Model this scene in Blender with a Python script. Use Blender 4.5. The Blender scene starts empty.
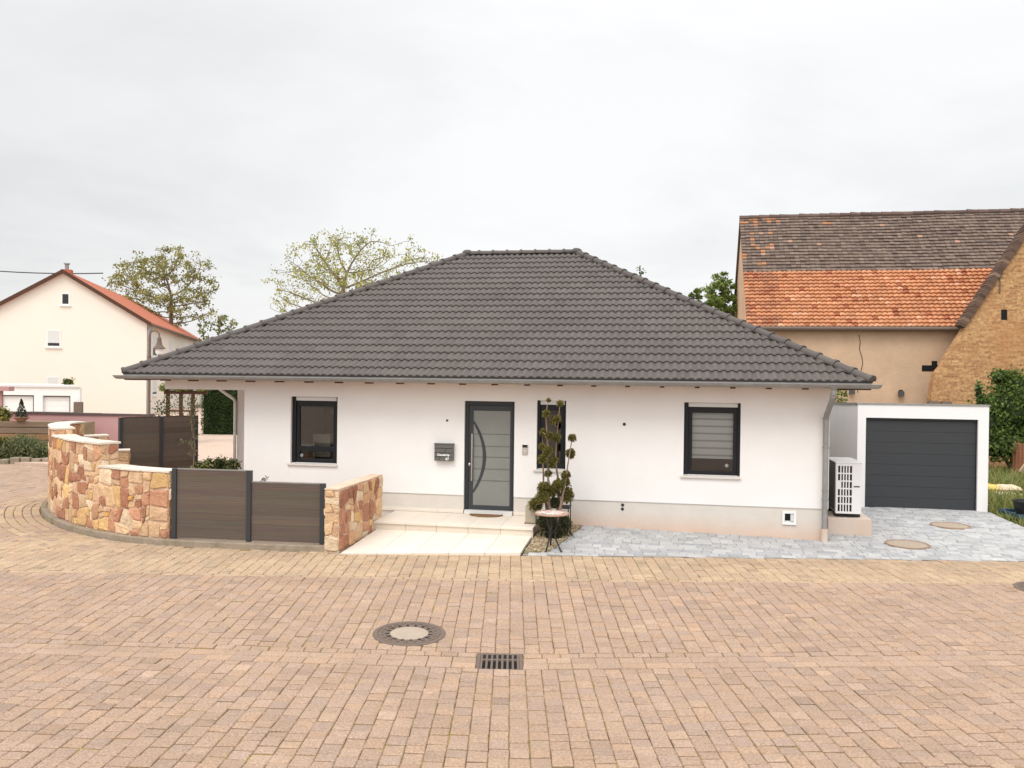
import bpy, math, random
import numpy as np
from math import sin, cos, pi, sqrt, atan2, radians, floor
from mathutils import Vector, Matrix, noise as mnoise

sc = bpy.context.scene
COL = sc.collection
rnd = random.Random(7)

# ------------------------------------------------------------------ helpers
class MB:
    """collects shapes; build() links them as ONE mesh object"""
    def __init__(s):
        s.v = []; s.f = []; s.c = []; s.m = []; s.uv = {}
        s.col = (1, 1, 1); s.mi = 0
    def add(s, vs, fs, col=None, mi=None):
        o = len(s.v); s.v.extend(vs)
        c = col if col is not None else s.col; m = s.mi if mi is None else mi
        for f in fs:
            s.f.append(tuple(o + i for i in f)); s.c.append(c); s.m.append(m)
        return o
    def quad(s, a, b, c, d, col=None, mi=None): s.add([a, b, c, d], [(0, 1, 2, 3)], col, mi)
    def box(s, x0, y0, z0, x1, y1, z1, col=None, mi=None):
        vs = [(x0,y0,z0),(x1,y0,z0),(x1,y1,z0),(x0,y1,z0),(x0,y0,z1),(x1,y0,z1),(x1,y1,z1),(x0,y1,z1)]
        s.add(vs, [(0,3,2,1),(4,5,6,7),(0,1,5,4),(1,2,6,5),(2,3,7,6),(3,0,4,7)], col, mi)
    def rbox(s, c, size, rz=0, rx=0, ry=0, col=None, mi=None):
        R = Matrix.Rotation(rz,3,'Z') @ Matrix.Rotation(ry,3,'Y') @ Matrix.Rotation(rx,3,'X')
        h = [q/2 for q in size]; vs = []
        for z in (-1,1):
            for x, y in ((-1,-1),(1,-1),(1,1),(-1,1)):
                p = R @ Vector((x*h[0], y*h[1], z*h[2])); vs.append((p.x+c[0], p.y+c[1], p.z+c[2]))
        s.add(vs, [(0,3,2,1),(4,5,6,7),(0,1,5,4),(1,2,6,5),(2,3,7,6),(3,0,4,7)], col, mi)
    def tube(s, pts, r, n=8, cap=True, col=None, mi=None):
        P = [Vector(p) for p in pts]; k = len(P)
        R = r if isinstance(r, (list, tuple)) else [r]*k
        up = None; vs = []
        for i in range(k):
            t = (P[min(i+1,k-1)] - P[max(i-1,0)])
            if t.length < 1e-9: t = Vector((0,0,1))
            t.normalize()
            if up is None:
                up = Vector((0,0,1)) if abs(t.z) < .9 else Vector((1,0,0))
            a = t.cross(up)
            if a.length < 1e-6: a = t.cross(Vector((0,1,0)))
            a.normalize(); b = t.cross(a).normalized(); up = -b if False else b.cross(t)*1.0
            up = a.cross(t)
            for j in range(n):
                q = P[i] + (a*cos(2*pi*j/n) + b*sin(2*pi*j/n))*R[i]; vs.append((q.x,q.y,q.z))
        fs = []
        for i in range(k-1):
            for j in range(n):
                fs.append((i*n+j, i*n+(j+1)%n, (i+1)*n+(j+1)%n, (i+1)*n+j))
        if cap:
            fs.append(tuple(range(n))[::-1]); fs.append(tuple((k-1)*n+j for j in range(n)))
        s.add(vs, fs, col, mi)
    def lathe(s, prof, c=(0,0,0), n=24, col=None, mi=None, close=True):
        vs = []; fs = []
        for r, z in prof:
            for j in range(n): vs.append((c[0]+r*cos(2*pi*j/n), c[1]+r*sin(2*pi*j/n), c[2]+z))
        k = len(prof)
        for i in range(k-1):
            for j in range(n): fs.append((i*n+j, i*n+(j+1)%n, (i+1)*n+(j+1)%n, (i+1)*n+j))
        if close:
            fs.append(tuple(range(n))[::-1]); fs.append(tuple((k-1)*n+j for j in range(n)))
        s.add(vs, fs, col, mi)
    def prism(s, poly, z0, z1, col=None, mi=None):
        """poly: ccw (x,y)"""
        n = len(poly)
        vs = [(x,y,z0) for x,y in poly] + [(x,y,z1) for x,y in poly]
        fs = [tuple(range(n))[::-1], tuple(range(n,2*n))] + [(i,(i+1)%n,n+(i+1)%n,n+i) for i in range(n)]
        s.add(vs, fs, col, mi)
    def wallprism(s, poly, y0, y1, col=None, mi=None):
        """poly in (x,z), counter-clockwise seen from -y; extruded y0..y1"""
        n = len(poly)
        vs = [(x,y0,z) for x,z in poly] + [(x,y1,z) for x,z in poly]
        fs = [tuple(range(n)), tuple(range(n,2*n))[::-1]] + [((i+1)%n,i,n+i,n+(i+1)%n) for i in range(n)]
        s.add(vs, fs, col, mi)
    def wall(s, x0, x1, z0, z1, y0, y1, holes=(), col=None, mi=None, open_bottom=()):
        """slab y0 (front) .. y1 with rectangular openings (xa,xb,za,zb)"""
        xs = sorted({x0,x1,*[h[0] for h in holes],*[h[1] for h in holes]})
        zs = sorted({z0,z1,*[h[2] for h in holes],*[h[3] for h in holes]})
        ins = lambda x,z: any(h[0]<x<h[1] and h[2]<z<h[3] for h in holes)
        for a,b in zip(xs,xs[1:]):
            for c,d in zip(zs,zs[1:]):
                if ins((a+b)/2,(c+d)/2): continue
                s.quad((a,y0,c),(b,y0,c),(b,y0,d),(a,y0,d),col,mi)
                s.quad((b,y1,c),(a,y1,c),(a,y1,d),(b,y1,d),col,mi)
        for a,b,c,d in holes:
            s.quad((a,y0,c),(a,y0,d),(a,y1,d),(a,y1,c),col,mi); s.quad((b,y0,c),(b,y1,c),(b,y1,d),(b,y0,d),col,mi)
            s.quad((a,y0,d),(b,y0,d),(b,y1,d),(a,y1,d),col,mi); 
            if not any(abs(c-q)<1e-6 for q in open_bottom): s.quad((a,y0,c),(a,y1,c),(b,y1,c),(b,y0,c),col,mi)
        s.quad((x0,y0,z0),(x0,y0,z1),(x0,y1,z1),(x0,y1,z0),col,mi); s.quad((x1,y0,z0),(x1,y1,z0),(x1,y1,z1),(x1,y0,z1),col,mi)
        s.quad((x0,y0,z1),(x1,y0,z1),(x1,y1,z1),(x0,y1,z1),col,mi); 
            
        if not open_bottom: s.quad((x0,y0,z0),(x0,y1,z0),(x1,y1,z0),(x1,y0,z0),col,mi)
    def leaf(s, p, size, rng, col, asp=.6, up=0.0):
        d = Vector((rng.gauss(0,1), rng.gauss(0,1), rng.gauss(0,1)+up)); d.normalize()
        e = d.cross(Vector((rng.gauss(0,1),rng.gauss(0,1),rng.gauss(0,1))))
        if e.length < 1e-4: e = d.orthogonal()
        e.normalize(); a = d*size*.5; b = e*size*.5*asp; p = Vector(p)
        s.add([tuple(p-a), tuple(p+b), tuple(p+a), tuple(p-b)], [(0,1,2,3)], col)
    def build(s, name, mats, parent=None, loc=None, rz=0, smooth=False, bevel=0, uv=None):
        me = bpy.data.meshes.new(name); me.from_pydata(s.v, [], s.f)
        for m in (mats if isinstance(mats,(list,tuple)) else [mats]): me.materials.append(m)
        if any(s.m): me.polygons.foreach_set('material_index', s.m)
        at = me.attributes.new('Col','FLOAT_COLOR','FACE')
        buf = np.ones((len(s.f),4),dtype=np.float32); buf[:,:3] = np.array(s.c,dtype=np.float32).reshape(-1,3)
        at.data.foreach_set('color', buf.ravel())
        if smooth:
            me.polygons.foreach_set('use_smooth', [True]*len(s.f))
        me.update()
        o = bpy.data.objects.new(name, me); COL.objects.link(o)
        if parent: o.parent = parent
        if loc: o.location = loc
        if rz: o.rotation_euler = (0,0,rz)
        if bevel:
            b = o.modifiers.new('bevel','BEVEL'); b.width = bevel; b.segments = 2; b.limit_method = 'ANGLE'; b.angle_limit = radians(40)
        return o

def tag(o, label=None, cat=None, group=None, kind=None):
    if label: o['label'] = label
    if cat: o['category'] = cat
    if group: o['group'] = group
    if kind: o['kind'] = kind
    return o
def thing(name, label, cat, loc=(0,0,0), rz=0, group=None):
    o = bpy.data.objects.new(name, None); COL.objects.link(o)
    o.empty_display_size = .2; o.location = loc; o.rotation_euler = (0,0,rz)
    return tag(o, label, cat, group)
def copy_tree(o, parent=None):
    c = o.copy(); COL.objects.link(c)
    if parent: c.parent = parent
    for ch in list(o.children): copy_tree(ch, c)
    return c

# ------------------------------------------------------------------ camera model (also used to find where things stand)
FPX, PITCH, ROLL, CH = 841.27, .0073, .0121, 3.044
TH, HY = .1831, 16.773
def ray(px, py):
    x, y = px-512, py-384
    c, s = cos(ROLL), sin(ROLL); x, y = x*c+y*s, -x*s+y*c
    v = -y/FPX; c, s = cos(PITCH), sin(PITCH)
    return Vector((x/FPX, c+v*s, -s+v*c))
def at(px, py, Y):
    r = ray(px,py); t = Y/r.y; return Vector((r.x*t, Y, CH+r.z*t))
def gnd(px, py, z=0.):
    r = ray(px,py); t = (z-CH)/r.z; return Vector((r.x*t, r.y*t, z))
cT, sT = cos(TH), sin(TH)
def W(u, v, z=0.): return (u*cT+v*sT, HY-u*sT+v*cT, z)
def L(p):
    x, y = p[0], p[1]-HY; return (x*cT-y*sT, x*sT+y*cT)

# ------------------------------------------------------------------ materials
def mat(name, base=(.5,.5,.5), rough=.7, spec=.3, metal=0, var=.0, vscale=3., bump=0., bscale=40., attr=False,
        var2=None, v2scale=.6, v2amt=.5, trans=0, stretch=None, bdist=.01, coat=0, v2lo=.45, vdet=8):
    m = bpy.data.materials.new(name); m.use_nodes = True
    nt = m.node_tree; N = nt.nodes; K = nt.links; b = N['Principled BSDF']
    b.inputs['Roughness'].default_value = rough; b.inputs['Specular IOR Level'].default_value = spec
    b.inputs['Metallic'].default_value = metal
    tc = N.new('ShaderNodeTexCoord'); vec = tc.outputs['Object']
    if stretch:
        mp = N.new('ShaderNodeMapping'); mp.inputs['Scale'].default_value = stretch; K.new(vec, mp.inputs['Vector']); vec = mp.outputs['Vector']
    col = None
    rgb = N.new('ShaderNodeRGB'); rgb.outputs[0].default_value = (*base,1); col = rgb.outputs[0]
    if attr:
        a = N.new('ShaderNodeAttribute'); a.attribute_name = 'Col'
        mx = N.new('ShaderNodeMix'); mx.data_type = 'RGBA'; mx.blend_type = 'MULTIPLY'; mx.inputs[0].default_value = 1
        K.new(col, mx.inputs[6]); K.new(a.outputs['Color'], mx.inputs[7]); col = mx.outputs[2]
    if var2:
        n2 = N.new('ShaderNodeTexNoise'); n2.inputs['Scale'].default_value = v2scale; n2.inputs['Detail'].default_value = 6; n2.inputs['Roughness'].default_value = .65
        K.new(vec, n2.inputs['Vector'])
        rp = N.new('ShaderNodeMapRange'); rp.inputs[1].default_value = v2lo; rp.inputs[2].default_value = v2lo+.25; rp.inputs[3].default_value = 0; rp.inputs[4].default_value = v2amt
        K.new(n2.outputs[0], rp.inputs[0])
        mx = N.new('ShaderNodeMix'); mx.data_type = 'RGBA'; K.new(rp.outputs[0], mx.inputs[0]); K.new(col, mx.inputs[6]); mx.inputs[7].default_value = (*var2,1); col = mx.outputs[2]
    if var:
        n = N.new('ShaderNodeTexNoise'); n.inputs['Scale'].default_value = vscale; n.inputs['Detail'].default_value = vdet; n.inputs['Roughness'].default_value = .7
        K.new(vec, n.inputs['Vector'])
        rp = N.new('ShaderNodeMapRange'); rp.inputs[1].default_value = .25; rp.inputs[2].default_value = .75
        rp.inputs[3].default_value = 1-var; rp.inputs[4].default_value = 1+var; K.new(n.outputs[0], rp.inputs[0])
        mx = N.new('ShaderNodeMix'); mx.data_type = 'RGBA'; mx.blend_type = 'MULTIPLY'; mx.inputs[0].default_value = 1
        K.new(col, mx.inputs[6]); K.new(rp.outputs[0], mx.inputs[7]); col = mx.outputs[2]
    K.new(col, b.inputs['Base Color'])
    if bump:
        n = N.new('ShaderNodeTexNoise'); n.inputs['Scale'].default_value = bscale; n.inputs['Detail'].default_value = 5
        K.new(vec, n.inputs['Vector'])
        bp = N.new('ShaderNodeBump'); bp.inputs['Strength'].default_value = bump; bp.inputs['Distance'].default_value = bdist
        K.new(n.outputs[0], bp.inputs['Height']); K.new(bp.outputs[0], b.inputs['Normal'])
    if trans:
        b.inputs['Transmission Weight'].default_value = 0
        tr = N.new('ShaderNodeBsdfTranslucent'); K.new(col, tr.inputs['Color'])
        ms = N.new('ShaderNodeMixShader'); ms.inputs[0].default_value = trans
        K.new(b.outputs[0], ms.inputs[1]); K.new(tr.outputs[0], ms.inputs[2])
        K.new(ms.outputs[0], N['Material Output'].inputs['Surface'])
    if coat: b.inputs['Coat Weight'].default_value = coat
    return m

def glass_mat(name, tint=(.9,.92,.92), refl=1.0, rough=.0):
    """window pane: see-through with a fresnel reflection"""
    m = bpy.data.materials.new(name); m.use_nodes = True; nt = m.node_tree; N = nt.nodes; K = nt.links
    N.remove(N['Principled BSDF'])
    t = N.new('ShaderNodeBsdfTransparent'); t.inputs[0].default_value = (*tint,1)
    g = N.new('ShaderNodeBsdfGlossy'); g.inputs['Roughness'].default_value = rough; g.inputs['Color'].default_value = (.95,.97,1,1)
    fr = N.new('ShaderNodeFresnel'); fr.inputs[0].default_value = 1.5
    mu = N.new('ShaderNodeMath'); mu.operation = 'MULTIPLY'; mu.inputs[1].default_value = 1.4*refl; K.new(fr.outputs[0], mu.inputs[0])
    ms = N.new('ShaderNodeMixShader'); K.new(mu.outputs[0], ms.inputs[0]); K.new(t.outputs[0], ms.inputs[1]); K.new(g.outputs[0], ms.inputs[2])
    K.new(ms.outputs[0], N['Material Output'].inputs['Surface'])
    return m

M = {}
M['render_white'] = mat('white_render', (.76,.747,.732), .92, .15, var=.03, vscale=1.2, var2=(.73,.71,.69), v2scale=.8, v2amt=.5, bump=.25, bscale=260, bdist=.003)
M['plinth'] = mat('plinth_render', (.58,.55,.50), .9, .2, var=.06, vscale=2.5, bump=.2, bscale=200, bdist=.003, attr=True)
M['garage_white'] = mat('garage_render', (.78,.765,.755), .9, .2, var=.03, vscale=1.5, bump=.2, bscale=200, bdist=.003)
M['tile'] = mat('roof_tile', (.097,.084,.076), .66, .3, var=.12, vscale=9, attr=True, var2=(.112,.094,.079), v2scale=.5, v2amt=.4, bump=.15, bscale=120, bdist=.003)
M['zinc'] = mat('zinc', (.27,.265,.255), .5, .5, metal=.4, var=.12, vscale=6, var2=(.36,.355,.345), v2scale=4, v2amt=.5)
M['frame'] = mat('window_frame', (.011,.0115,.013), .45, .25)
M['anthracite'] = mat('anthracite', (.026,.028,.031), .45, .3, var=.06, vscale=6)
M['anthracite_door'] = mat('anthracite_door', (.034,.037,.041), .5, .4, var=.07, vscale=4, stretch=(1,1,6), bump=.05, bscale=80, bdist=.002)
M['steel'] = mat('steel', (.62,.6,.58), .28, .5, metal=1)
M['lightgrey'] = mat('light_grey', (.60,.60,.58), .5, .4)
M['sill'] = mat('sill_stone', (.62,.58,.54), .6, .4, var=.06, vscale=20)
M['dark'] = mat('dark_void', (.012,.012,.012), .8, .2)
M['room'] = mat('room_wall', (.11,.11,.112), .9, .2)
M['room_wood'] = mat('room_furniture', (.10,.06,.035), .6, .3, var=.2)
M['blind'] = mat('blind', (.66,.66,.64), .8, .2)
M['blind_net'] = mat('blind_net', (.40,.40,.38), .8, .2)
M['glass'] = glass_mat('window_glass', (.89,.90,.90))
M['door_glass'] = mat('frosted_glass', (.20,.21,.195), .25, .5, var=.10, vscale=1.2, coat=.2)
M['red_wood'] = mat('stained_wood', (.09,.03,.02), .6, .3, var=.2, vscale=6)
M['soffit'] = mat('soffit_boards', (.55,.29,.15), .6, .3, var=.15, vscale=8, stretch=(1,6,1))
M['paver'] = mat('street_paver', (1,1,1), .88, .2, attr=True, var=.42, vscale=55.0, vdet=3, bump=.6, bscale=110, bdist=.004, var2=(.27,.19,.135), v2scale=.9, v2amt=.5)
M['joint'] = mat('joint_sand', (.11,.072,.046), .95, .1, var=.35, vscale=9, var2=(.30,.235,.045), v2scale=2.6, v2amt=1, v2lo=.40)
M['street_far'] = mat('street_surface', (.33,.235,.172), .9, .2, var=.15, vscale=5)
M['grey_paver'] = mat('grey_paver', (1,1,1), .8, .25, attr=True, var=.14, vscale=3, bump=.4, bscale=90, bdist=.004)
M['grey_joint'] = mat('grey_joint', (.33,.31,.29), .95, .1, var=.2, vscale=8)
M['slab'] = mat('cream_slab', (.70,.635,.555), .6, .3, attr=True, var=.05, vscale=1.5, bump=.1, bscale=150, bdist=.002)
M['slab_joint'] = mat('slab_joint', (.42,.36,.29), .9, .1)
M['concrete'] = mat('kerb_concrete', (.29,.235,.18), .9, .2, var=.22, vscale=7, var2=(.16,.14,.08), v2scale=3, v2amt=.6, bump=.4, bscale=60)
M['base_concrete'] = mat('base_concrete', (.58,.49,.42), .9, .2, var=.10, vscale=4, var2=(.52,.36,.26), v2scale=2, v2amt=.6, bump=.3, bscale=60)
M['stone'] = mat('sandstone', (1,1,1), .9, .15, attr=True, var=.26, vscale=11, var2=(.50,.30,.15), v2scale=6, v2amt=.45, bump=.9, bscale=22, bdist=.025)
M['mortar'] = mat('mortar', (.62,.46,.34), .95, .1, var=.15, vscale=12, bump=.5, bscale=50)
M['coping'] = mat('coping_stone', (.66,.59,.505), .8, .2, var=.08, vscale=6, bump=.4, bscale=40, attr=True)
M['wpc'] = mat('composite_board', (.120,.093,.075), .72, .22, attr=True, var=.16, vscale=10, stretch=(.12,1,5), bump=.25, bscale=30, bdist=.004)
M['post'] = mat('fence_post', (.035,.037,.041), .45, .4)
M['iron'] = mat('cast_iron', (.15,.112,.09), .75, .2, var=.25, vscale=25, bump=.4, bscale=60)
M['black_metal'] = mat('black_metal', (.014,.013,.013), .5, .4)
M['cover_concrete'] = mat('cover_concrete', (.37,.30,.235), .9, .2, var=.14, vscale=12, bump=.4, bscale=90)
M['rim_stone'] = mat('rim_stone', (.30,.21,.155), .9, .2, var=.3, vscale=14)
M['terracotta'] = mat('terracotta', (.33,.19,.12), .9, .2, var=.2, vscale=12)
M['gravel_soil'] = mat('bed_soil', (.30,.24,.16), .95, .1, var=.25, vscale=14, var2=(.15,.14,.05), v2scale=3, v2amt=.7, bump=1, bscale=60, bdist=.02)
M['gravel'] = mat('gravel', (1,1,1), .9, .2, attr=True)
M['mosaic'] = mat('mosaic', (1,1,1), .45, .4, attr=True, var=.05, vscale=30)
M['sticker'] = mat('sticker', (.24,.24,.24), .5, .3)
M['glazing'] = mat('glazing_bead', (.12,.125,.12), .4, .3)
M['mat'] = mat('coir_mat', (.20,.105,.045), .95, .1, var=.35, vscale=60, bump=.8, bscale=200)
M['planter'] = mat('planter', (.40,.35,.26), .6, .3, var=.12, vscale=5)
M['bark'] = mat('bark', (.20,.15,.11), .9, .1, var=.3, vscale=12, bump=.8, bscale=30)
M['topiary_bark'] = mat('topiary_bark', (.24,.165,.12), .85, .2, var=.2, vscale=25)
def leafmat(name): return mat(name, (1,1,1), .55, .3, attr=True, trans=.35)
M['leaf'] = leafmat('leaf')
M['plaster_old'] = mat('old_plaster', (.56,.395,.27), .95, .1, var=.12, vscale=1.3, var2=(.47,.30,.19), v2scale=.45, v2amt=.55, bump=.5, bscale=14, bdist=.02)
M['barn_tile'] = mat('barn_tile', (1,1,1), .85, .2, attr=True, var=.12, vscale=5)
M['cream_render'] = mat('cream_render', (.775,.697,.61), .92, .1, var=.02, vscale=.6)
M['far_white'] = mat('far_white', (.74,.73,.71), .9, .1, var=.03)
M['far_tile'] = mat('clay_tile', (.42,.135,.075), .8, .2, var=.12, vscale=1.2)
M['pink'] = mat('pink_render', (.46,.27,.26), .92, .1, var=.06, vscale=.8)
M['pinkcap'] = mat('dark_cap', (.10,.075,.07), .8, .2, var=.2)
M['wood_grey'] = mat('weathered_wood', (.17,.125,.09), .85, .2, var=.3, vscale=6, stretch=(.3,.3,4), attr=True)
M['wood_dark'] = mat('pergola_wood', (.085,.042,.028), .8, .2, var=.25, vscale=5)
M['yard'] = mat('yard_paving', (.50,.38,.30), .9, .2, var=.10, vscale=1.2, bump=.3, bscale=30)
M['grass_soil'] = mat('lawn_soil', (.13,.14,.045), .95, .1, var=.35, vscale=2, bump=1, bscale=14, bdist=.05)
M['ground'] = mat('field', (.20,.17,.12), .95, .1, var=.25, vscale=.3)
M['white_metal'] = mat('white_metal', (.74,.74,.73), .45, .4)
M['coil'] = mat('coil_fins', (.10,.095,.085), .6, .4, metal=.3)
M['grille_dark'] = mat('grille_dark', (.055,.036,.03), .7, .3, var=.3, vscale=8)
M['blue'] = mat('blue_plastic', (.02,.06,.11), .5, .4)
M['black_plastic'] = mat('black_plastic', (.018,.018,.018), .45, .4)
M['sack'] = mat('woven_sack', (1,1,1), .8, .2, attr=True, var=.15, vscale=12, bump=.5, bscale=20)
M['lettering'] = mat('lettering', (.85,.85,.83), .6, .3)
M['mailbox'] = mat('mailbox_grey', (.115,.115,.105), .5, .4, var=.06)
M['zipline'] = mat('cable_black', (.05,.05,.05), .7, .2)
M['hedge_core'] = mat('hedge_core', (.018,.026,.008), .9, .1)

def brick_mat():
    m = bpy.data.materials.new('yellow_brick'); m.use_nodes = True; nt = m.node_tree; N = nt.nodes; K = nt.links; b = N['Principled BSDF']
    b.inputs['Roughness'].default_value = .92; b.inputs['Specular IOR Level'].default_value = .15
    tc = N.new('ShaderNodeTexCoord'); sp = N.new('ShaderNodeSeparateXYZ'); K.new(tc.outputs['Object'], sp.inputs[0])
    nz = N.new('ShaderNodeTexNoise'); nz.inputs['Scale'].default_value = 1.4; nz.inputs['Detail'].default_value = 3; K.new(tc.outputs['Object'], nz.inputs['Vector'])
    cb = N.new('ShaderNodeCombineXYZ')
    ad = N.new('ShaderNodeMath'); ad.operation = 'MULTIPLY_ADD'; ad.inputs[1].default_value = .12; K.new(nz.outputs[0], ad.inputs[0]); K.new(sp.outputs['Z'], ad.inputs[2])
    ax = N.new('ShaderNodeMath'); ax.operation = 'ADD'; K.new(sp.outputs['X'], ax.inputs[0]); K.new(sp.outputs['Y'], ax.inputs[1])
    K.new(ax.outputs[0], cb.inputs[0]); K.new(ad.outputs[0], cb.inputs[1])
    br = N.new('ShaderNodeTexBrick'); br.inputs['Scale'].default_value = 1; br.inputs['Brick Width'].default_value = .26; br.inputs['Row Height'].default_value = .085
    br.inputs['Mortar Size'].default_value = .012; br.inputs['Mortar Smooth'].default_value = .3; br.inputs['Bias'].default_value = 0
    br.inputs['Color1'].default_value = (.60,.355,.165,1); br.inputs['Color2'].default_value = (.40,.20,.09,1); br.inputs['Mortar'].default_value = (.44,.29,.16,1)
    K.new(cb.outputs[0], br.inputs['Vector'])
    n2 = N.new('ShaderNodeTexNoise'); n2.inputs['Scale'].default_value = 9; n2.inputs['Detail'].default_value = 8; n2.inputs['Roughness'].default_value = .75; K.new(tc.outputs['Object'], n2.inputs['Vector'])
    rp = N.new('ShaderNodeMapRange'); rp.inputs[1].default_value = .3; rp.inputs[2].default_value = .7; rp.inputs[3].default_value = .42; rp.inputs[4].default_value = 1.45; K.new(n2.outputs[0], rp.inputs[0])
    mx = N.new('ShaderNodeMix'); mx.data_type = 'RGBA'; mx.blend_type = 'MULTIPLY'; mx.inputs[0].default_value = 1; K.new(br.outputs['Color'], mx.inputs[6]); K.new(rp.outputs[0], mx.inputs[7])
    n3 = N.new('ShaderNodeTexNoise'); n3.inputs['Scale'].default_value = .55; n3.inputs['Detail'].default_value = 3; K.new(tc.outputs['Object'], n3.inputs['Vector'])
    r3 = N.new('ShaderNodeMapRange'); r3.inputs[1].default_value = .48; r3.inputs[2].default_value = .68; r3.inputs[3].default_value = 0; r3.inputs[4].default_value = .7; K.new(n3.outputs[0], r3.inputs[0])
    m3 = N.new('ShaderNodeMix'); m3.data_type = 'RGBA'; K.new(r3.outputs[0], m3.inputs[0]); K.new(mx.outputs[2], m3.inputs[6]); m3.inputs[7].default_value = (.40,.19,.085,1)
    K.new(m3.outputs[2], b.inputs['Base Color'])
    bp = N.new('ShaderNodeBump'); bp.inputs['Strength'].default_value = .8; bp.inputs['Distance'].default_value = .03; K.new(n2.outputs[0], bp.inputs['Height']); K.new(bp.outputs[0], b.inputs['Normal'])
    return m
M['brick'] = brick_mat()

# ------------------------------------------------------------------ foliage helpers
def jit(c, rng, a=.25):
    k = 1 + rng.uniform(-a, a); h = rng.uniform(-.12,.12)
    return (max(0,c[0]*k*(1+h)), c[1]*k, max(0,c[2]*k*(1-h)))
def ell_leaves(mb, c, r, n, size, rng, cols, shell=.55, up=.2, asp=.6):
    for _ in range(n):
        d = Vector((rng.gauss(0,1),rng.gauss(0,1),rng.gauss(0,1))).normalized()
        q = rng.uniform(shell,1.03)
        p = (c[0]+d.x*r[0]*q, c[1]+d.y*r[1]*q, c[2]+d.z*r[2]*q)
        mb.leaf(p, size*rng.uniform(.6,1.3), rng, jit(rng.choice(cols), rng), asp, up)
def blob(mb, c, r, rng, col=(1,1,1), n=10, mi=0, amp=.15):
    vs = []; fs = []
    for i in range(n+1):
        a = pi*i/n
        for j in range(2*n):
            b = pi*j/n; d = Vector((sin(a)*cos(b), sin(a)*sin(b), cos(a)))
            k = 1 + amp*mnoise.noise(d*2.3 + Vector((c[0],c[1],c[2]))*1.7)*1.6
            vs.append((c[0]+d.x*r[0]*k, c[1]+d.y*r[1]*k, c[2]+d.z*r[2]*k))
    for i in range(n):
        for j in range(2*n): fs.append((i*2*n+j,(i+1)*2*n+j,(i+1)*2*n+(j+1)%(2*n),i*2*n+(j+1)%(2*n)))
    mb.add(vs, fs, col, mi)

def grow(base, crown, trunk_pts, n_att, step, rng, infl=6., kill=1.2, iters=90):
    """space colonisation: limbs grow towards points scattered through the crown's ellipsoids"""
    A = []
    vol = [e[1][0]*e[1][1]*e[1][2] for e in crown]; tv = sum(vol)
    for (c, r), w in zip(crown, vol):
        for _ in range(max(3,int(n_att*w/tv))):
            d = Vector((rng.gauss(0,1),rng.gauss(0,1),rng.gauss(0,1))).normalized()*(rng.random()**.42)
            A.append((c[0]+d.x*r[0], c[1]+d.y*r[1], c[2]+d.z*r[2]))
    A = np.array(A); allA = A.copy()
    P = [np.array(base,float)]; par = [-1]
    for tp in trunk_pts:
        tp = np.array(tp,float); a = P[-1]; n = max(1,int(np.linalg.norm(tp-a)/step))
        for i in range(1,n+1): P.append(a+(tp-a)*i/n); par.append(len(P)-2)
    alive = np.ones(len(A),bool)
    for _ in range(iters):
        if not alive.any(): break
        PP = np.array(P); ai = np.where(alive)[0]
        D = np.linalg.norm(A[ai][:,None,:]-PP[None],axis=2); nn = D.argmin(1); dm = D[np.arange(len(ai)),nn]
        new = {}
        for k,i in enumerate(ai):
            if dm[k] < infl*3: new.setdefault(nn[k],[]).append((A[i]-PP[nn[k]])/max(dm[k],1e-6))
        if not new: break
        for k, ds in new.items():
            d = np.sum(ds,0) + np.array([rng.gauss(0,.15),rng.gauss(0,.15),rng.gauss(0,.15)+.05]); d /= max(np.linalg.norm(d),1e-6)
            q = PP[k]+d*step
            P.append(q); par.append(k)
        PP = np.array(P); D = np.linalg.norm(A[ai][:,None,:]-PP[None,-len(new):],axis=2).min(1)
        alive[ai[D<kill]] = False
    return np.array(P), par, allA
def limbs(mb, P, par, tip=.012, expo=2.2, scale=1., col=(1,1,1), n=5, rmax=None):
    k = len(P); acc = np.zeros(k); nch = np.zeros(k,int)
    for i in range(k-1,0,-1):
        if nch[i]==0: acc[i] = tip**expo
        acc[par[i]] += acc[i]; nch[par[i]] += 1
    R = acc**(1/expo)*scale
    if rmax: R = np.minimum(R, rmax)
    for i in range(1,k):
        a = P[par[i]]; b = P[i]; ra = min(R[par[i]], R[i]*1.35); rb = R[i]
        t = Vector(b-a)
        if t.length < 1e-6: continue
        mb.tube([tuple(a), tuple(b)], [ra, rb], n if rb>.03 else 3, cap=False, col=col)
    return R, nch
def make_tree(name, label, cat, base, crown, trunk_pts, n_att, step, n_leaf, lsize, cols, seed, tip=.02, rmax=.4, spread=.5, group=None, barkm='bark', kill=None):
    rng = random.Random(seed)
    t = thing(name, label, cat, tuple(base), 0, group)
    o = np.array(base,float)
    cr = [((c[0]-o[0],c[1]-o[1],c[2]-o[2]), r) for c, r in crown]
    P, par, A = grow((0,0,0), cr, [tuple(np.array(q)-o) for q in trunk_pts], n_att, step, rng, kill=kill or step*1.3)
    mb = MB(); R, nch = limbs(mb, P, par, tip=tip, rmax=rmax); mb.build('trunk', M[barkm], t, smooth=True)
    lf = MB(); tips = [P[i] for i in range(1,len(P)) if nch[i]==0 or R[i] < tip*2.2]
    for p in tips:
        if rng.random() < .25: continue
        k = rng.randint(int(n_leaf*.9), int(n_leaf*2.6)); tone = rng.choice(cols); p = (p[0]+rng.gauss(0,spread*.5), p[1]+rng.gauss(0,spread*.5), p[2]+rng.gauss(0,spread*.4))
        for _ in range(k):
            q = (p[0]+rng.gauss(0,spread*.62), p[1]+rng.gauss(0,spread*.62), p[2]+rng.gauss(0,spread*.45))
            lf.leaf(q, lsize*rng.uniform(.6,1.4), rng, jit(tone, rng, .3), .65)
    lf.build('crown', M['leaf'], t)
    return t

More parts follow.
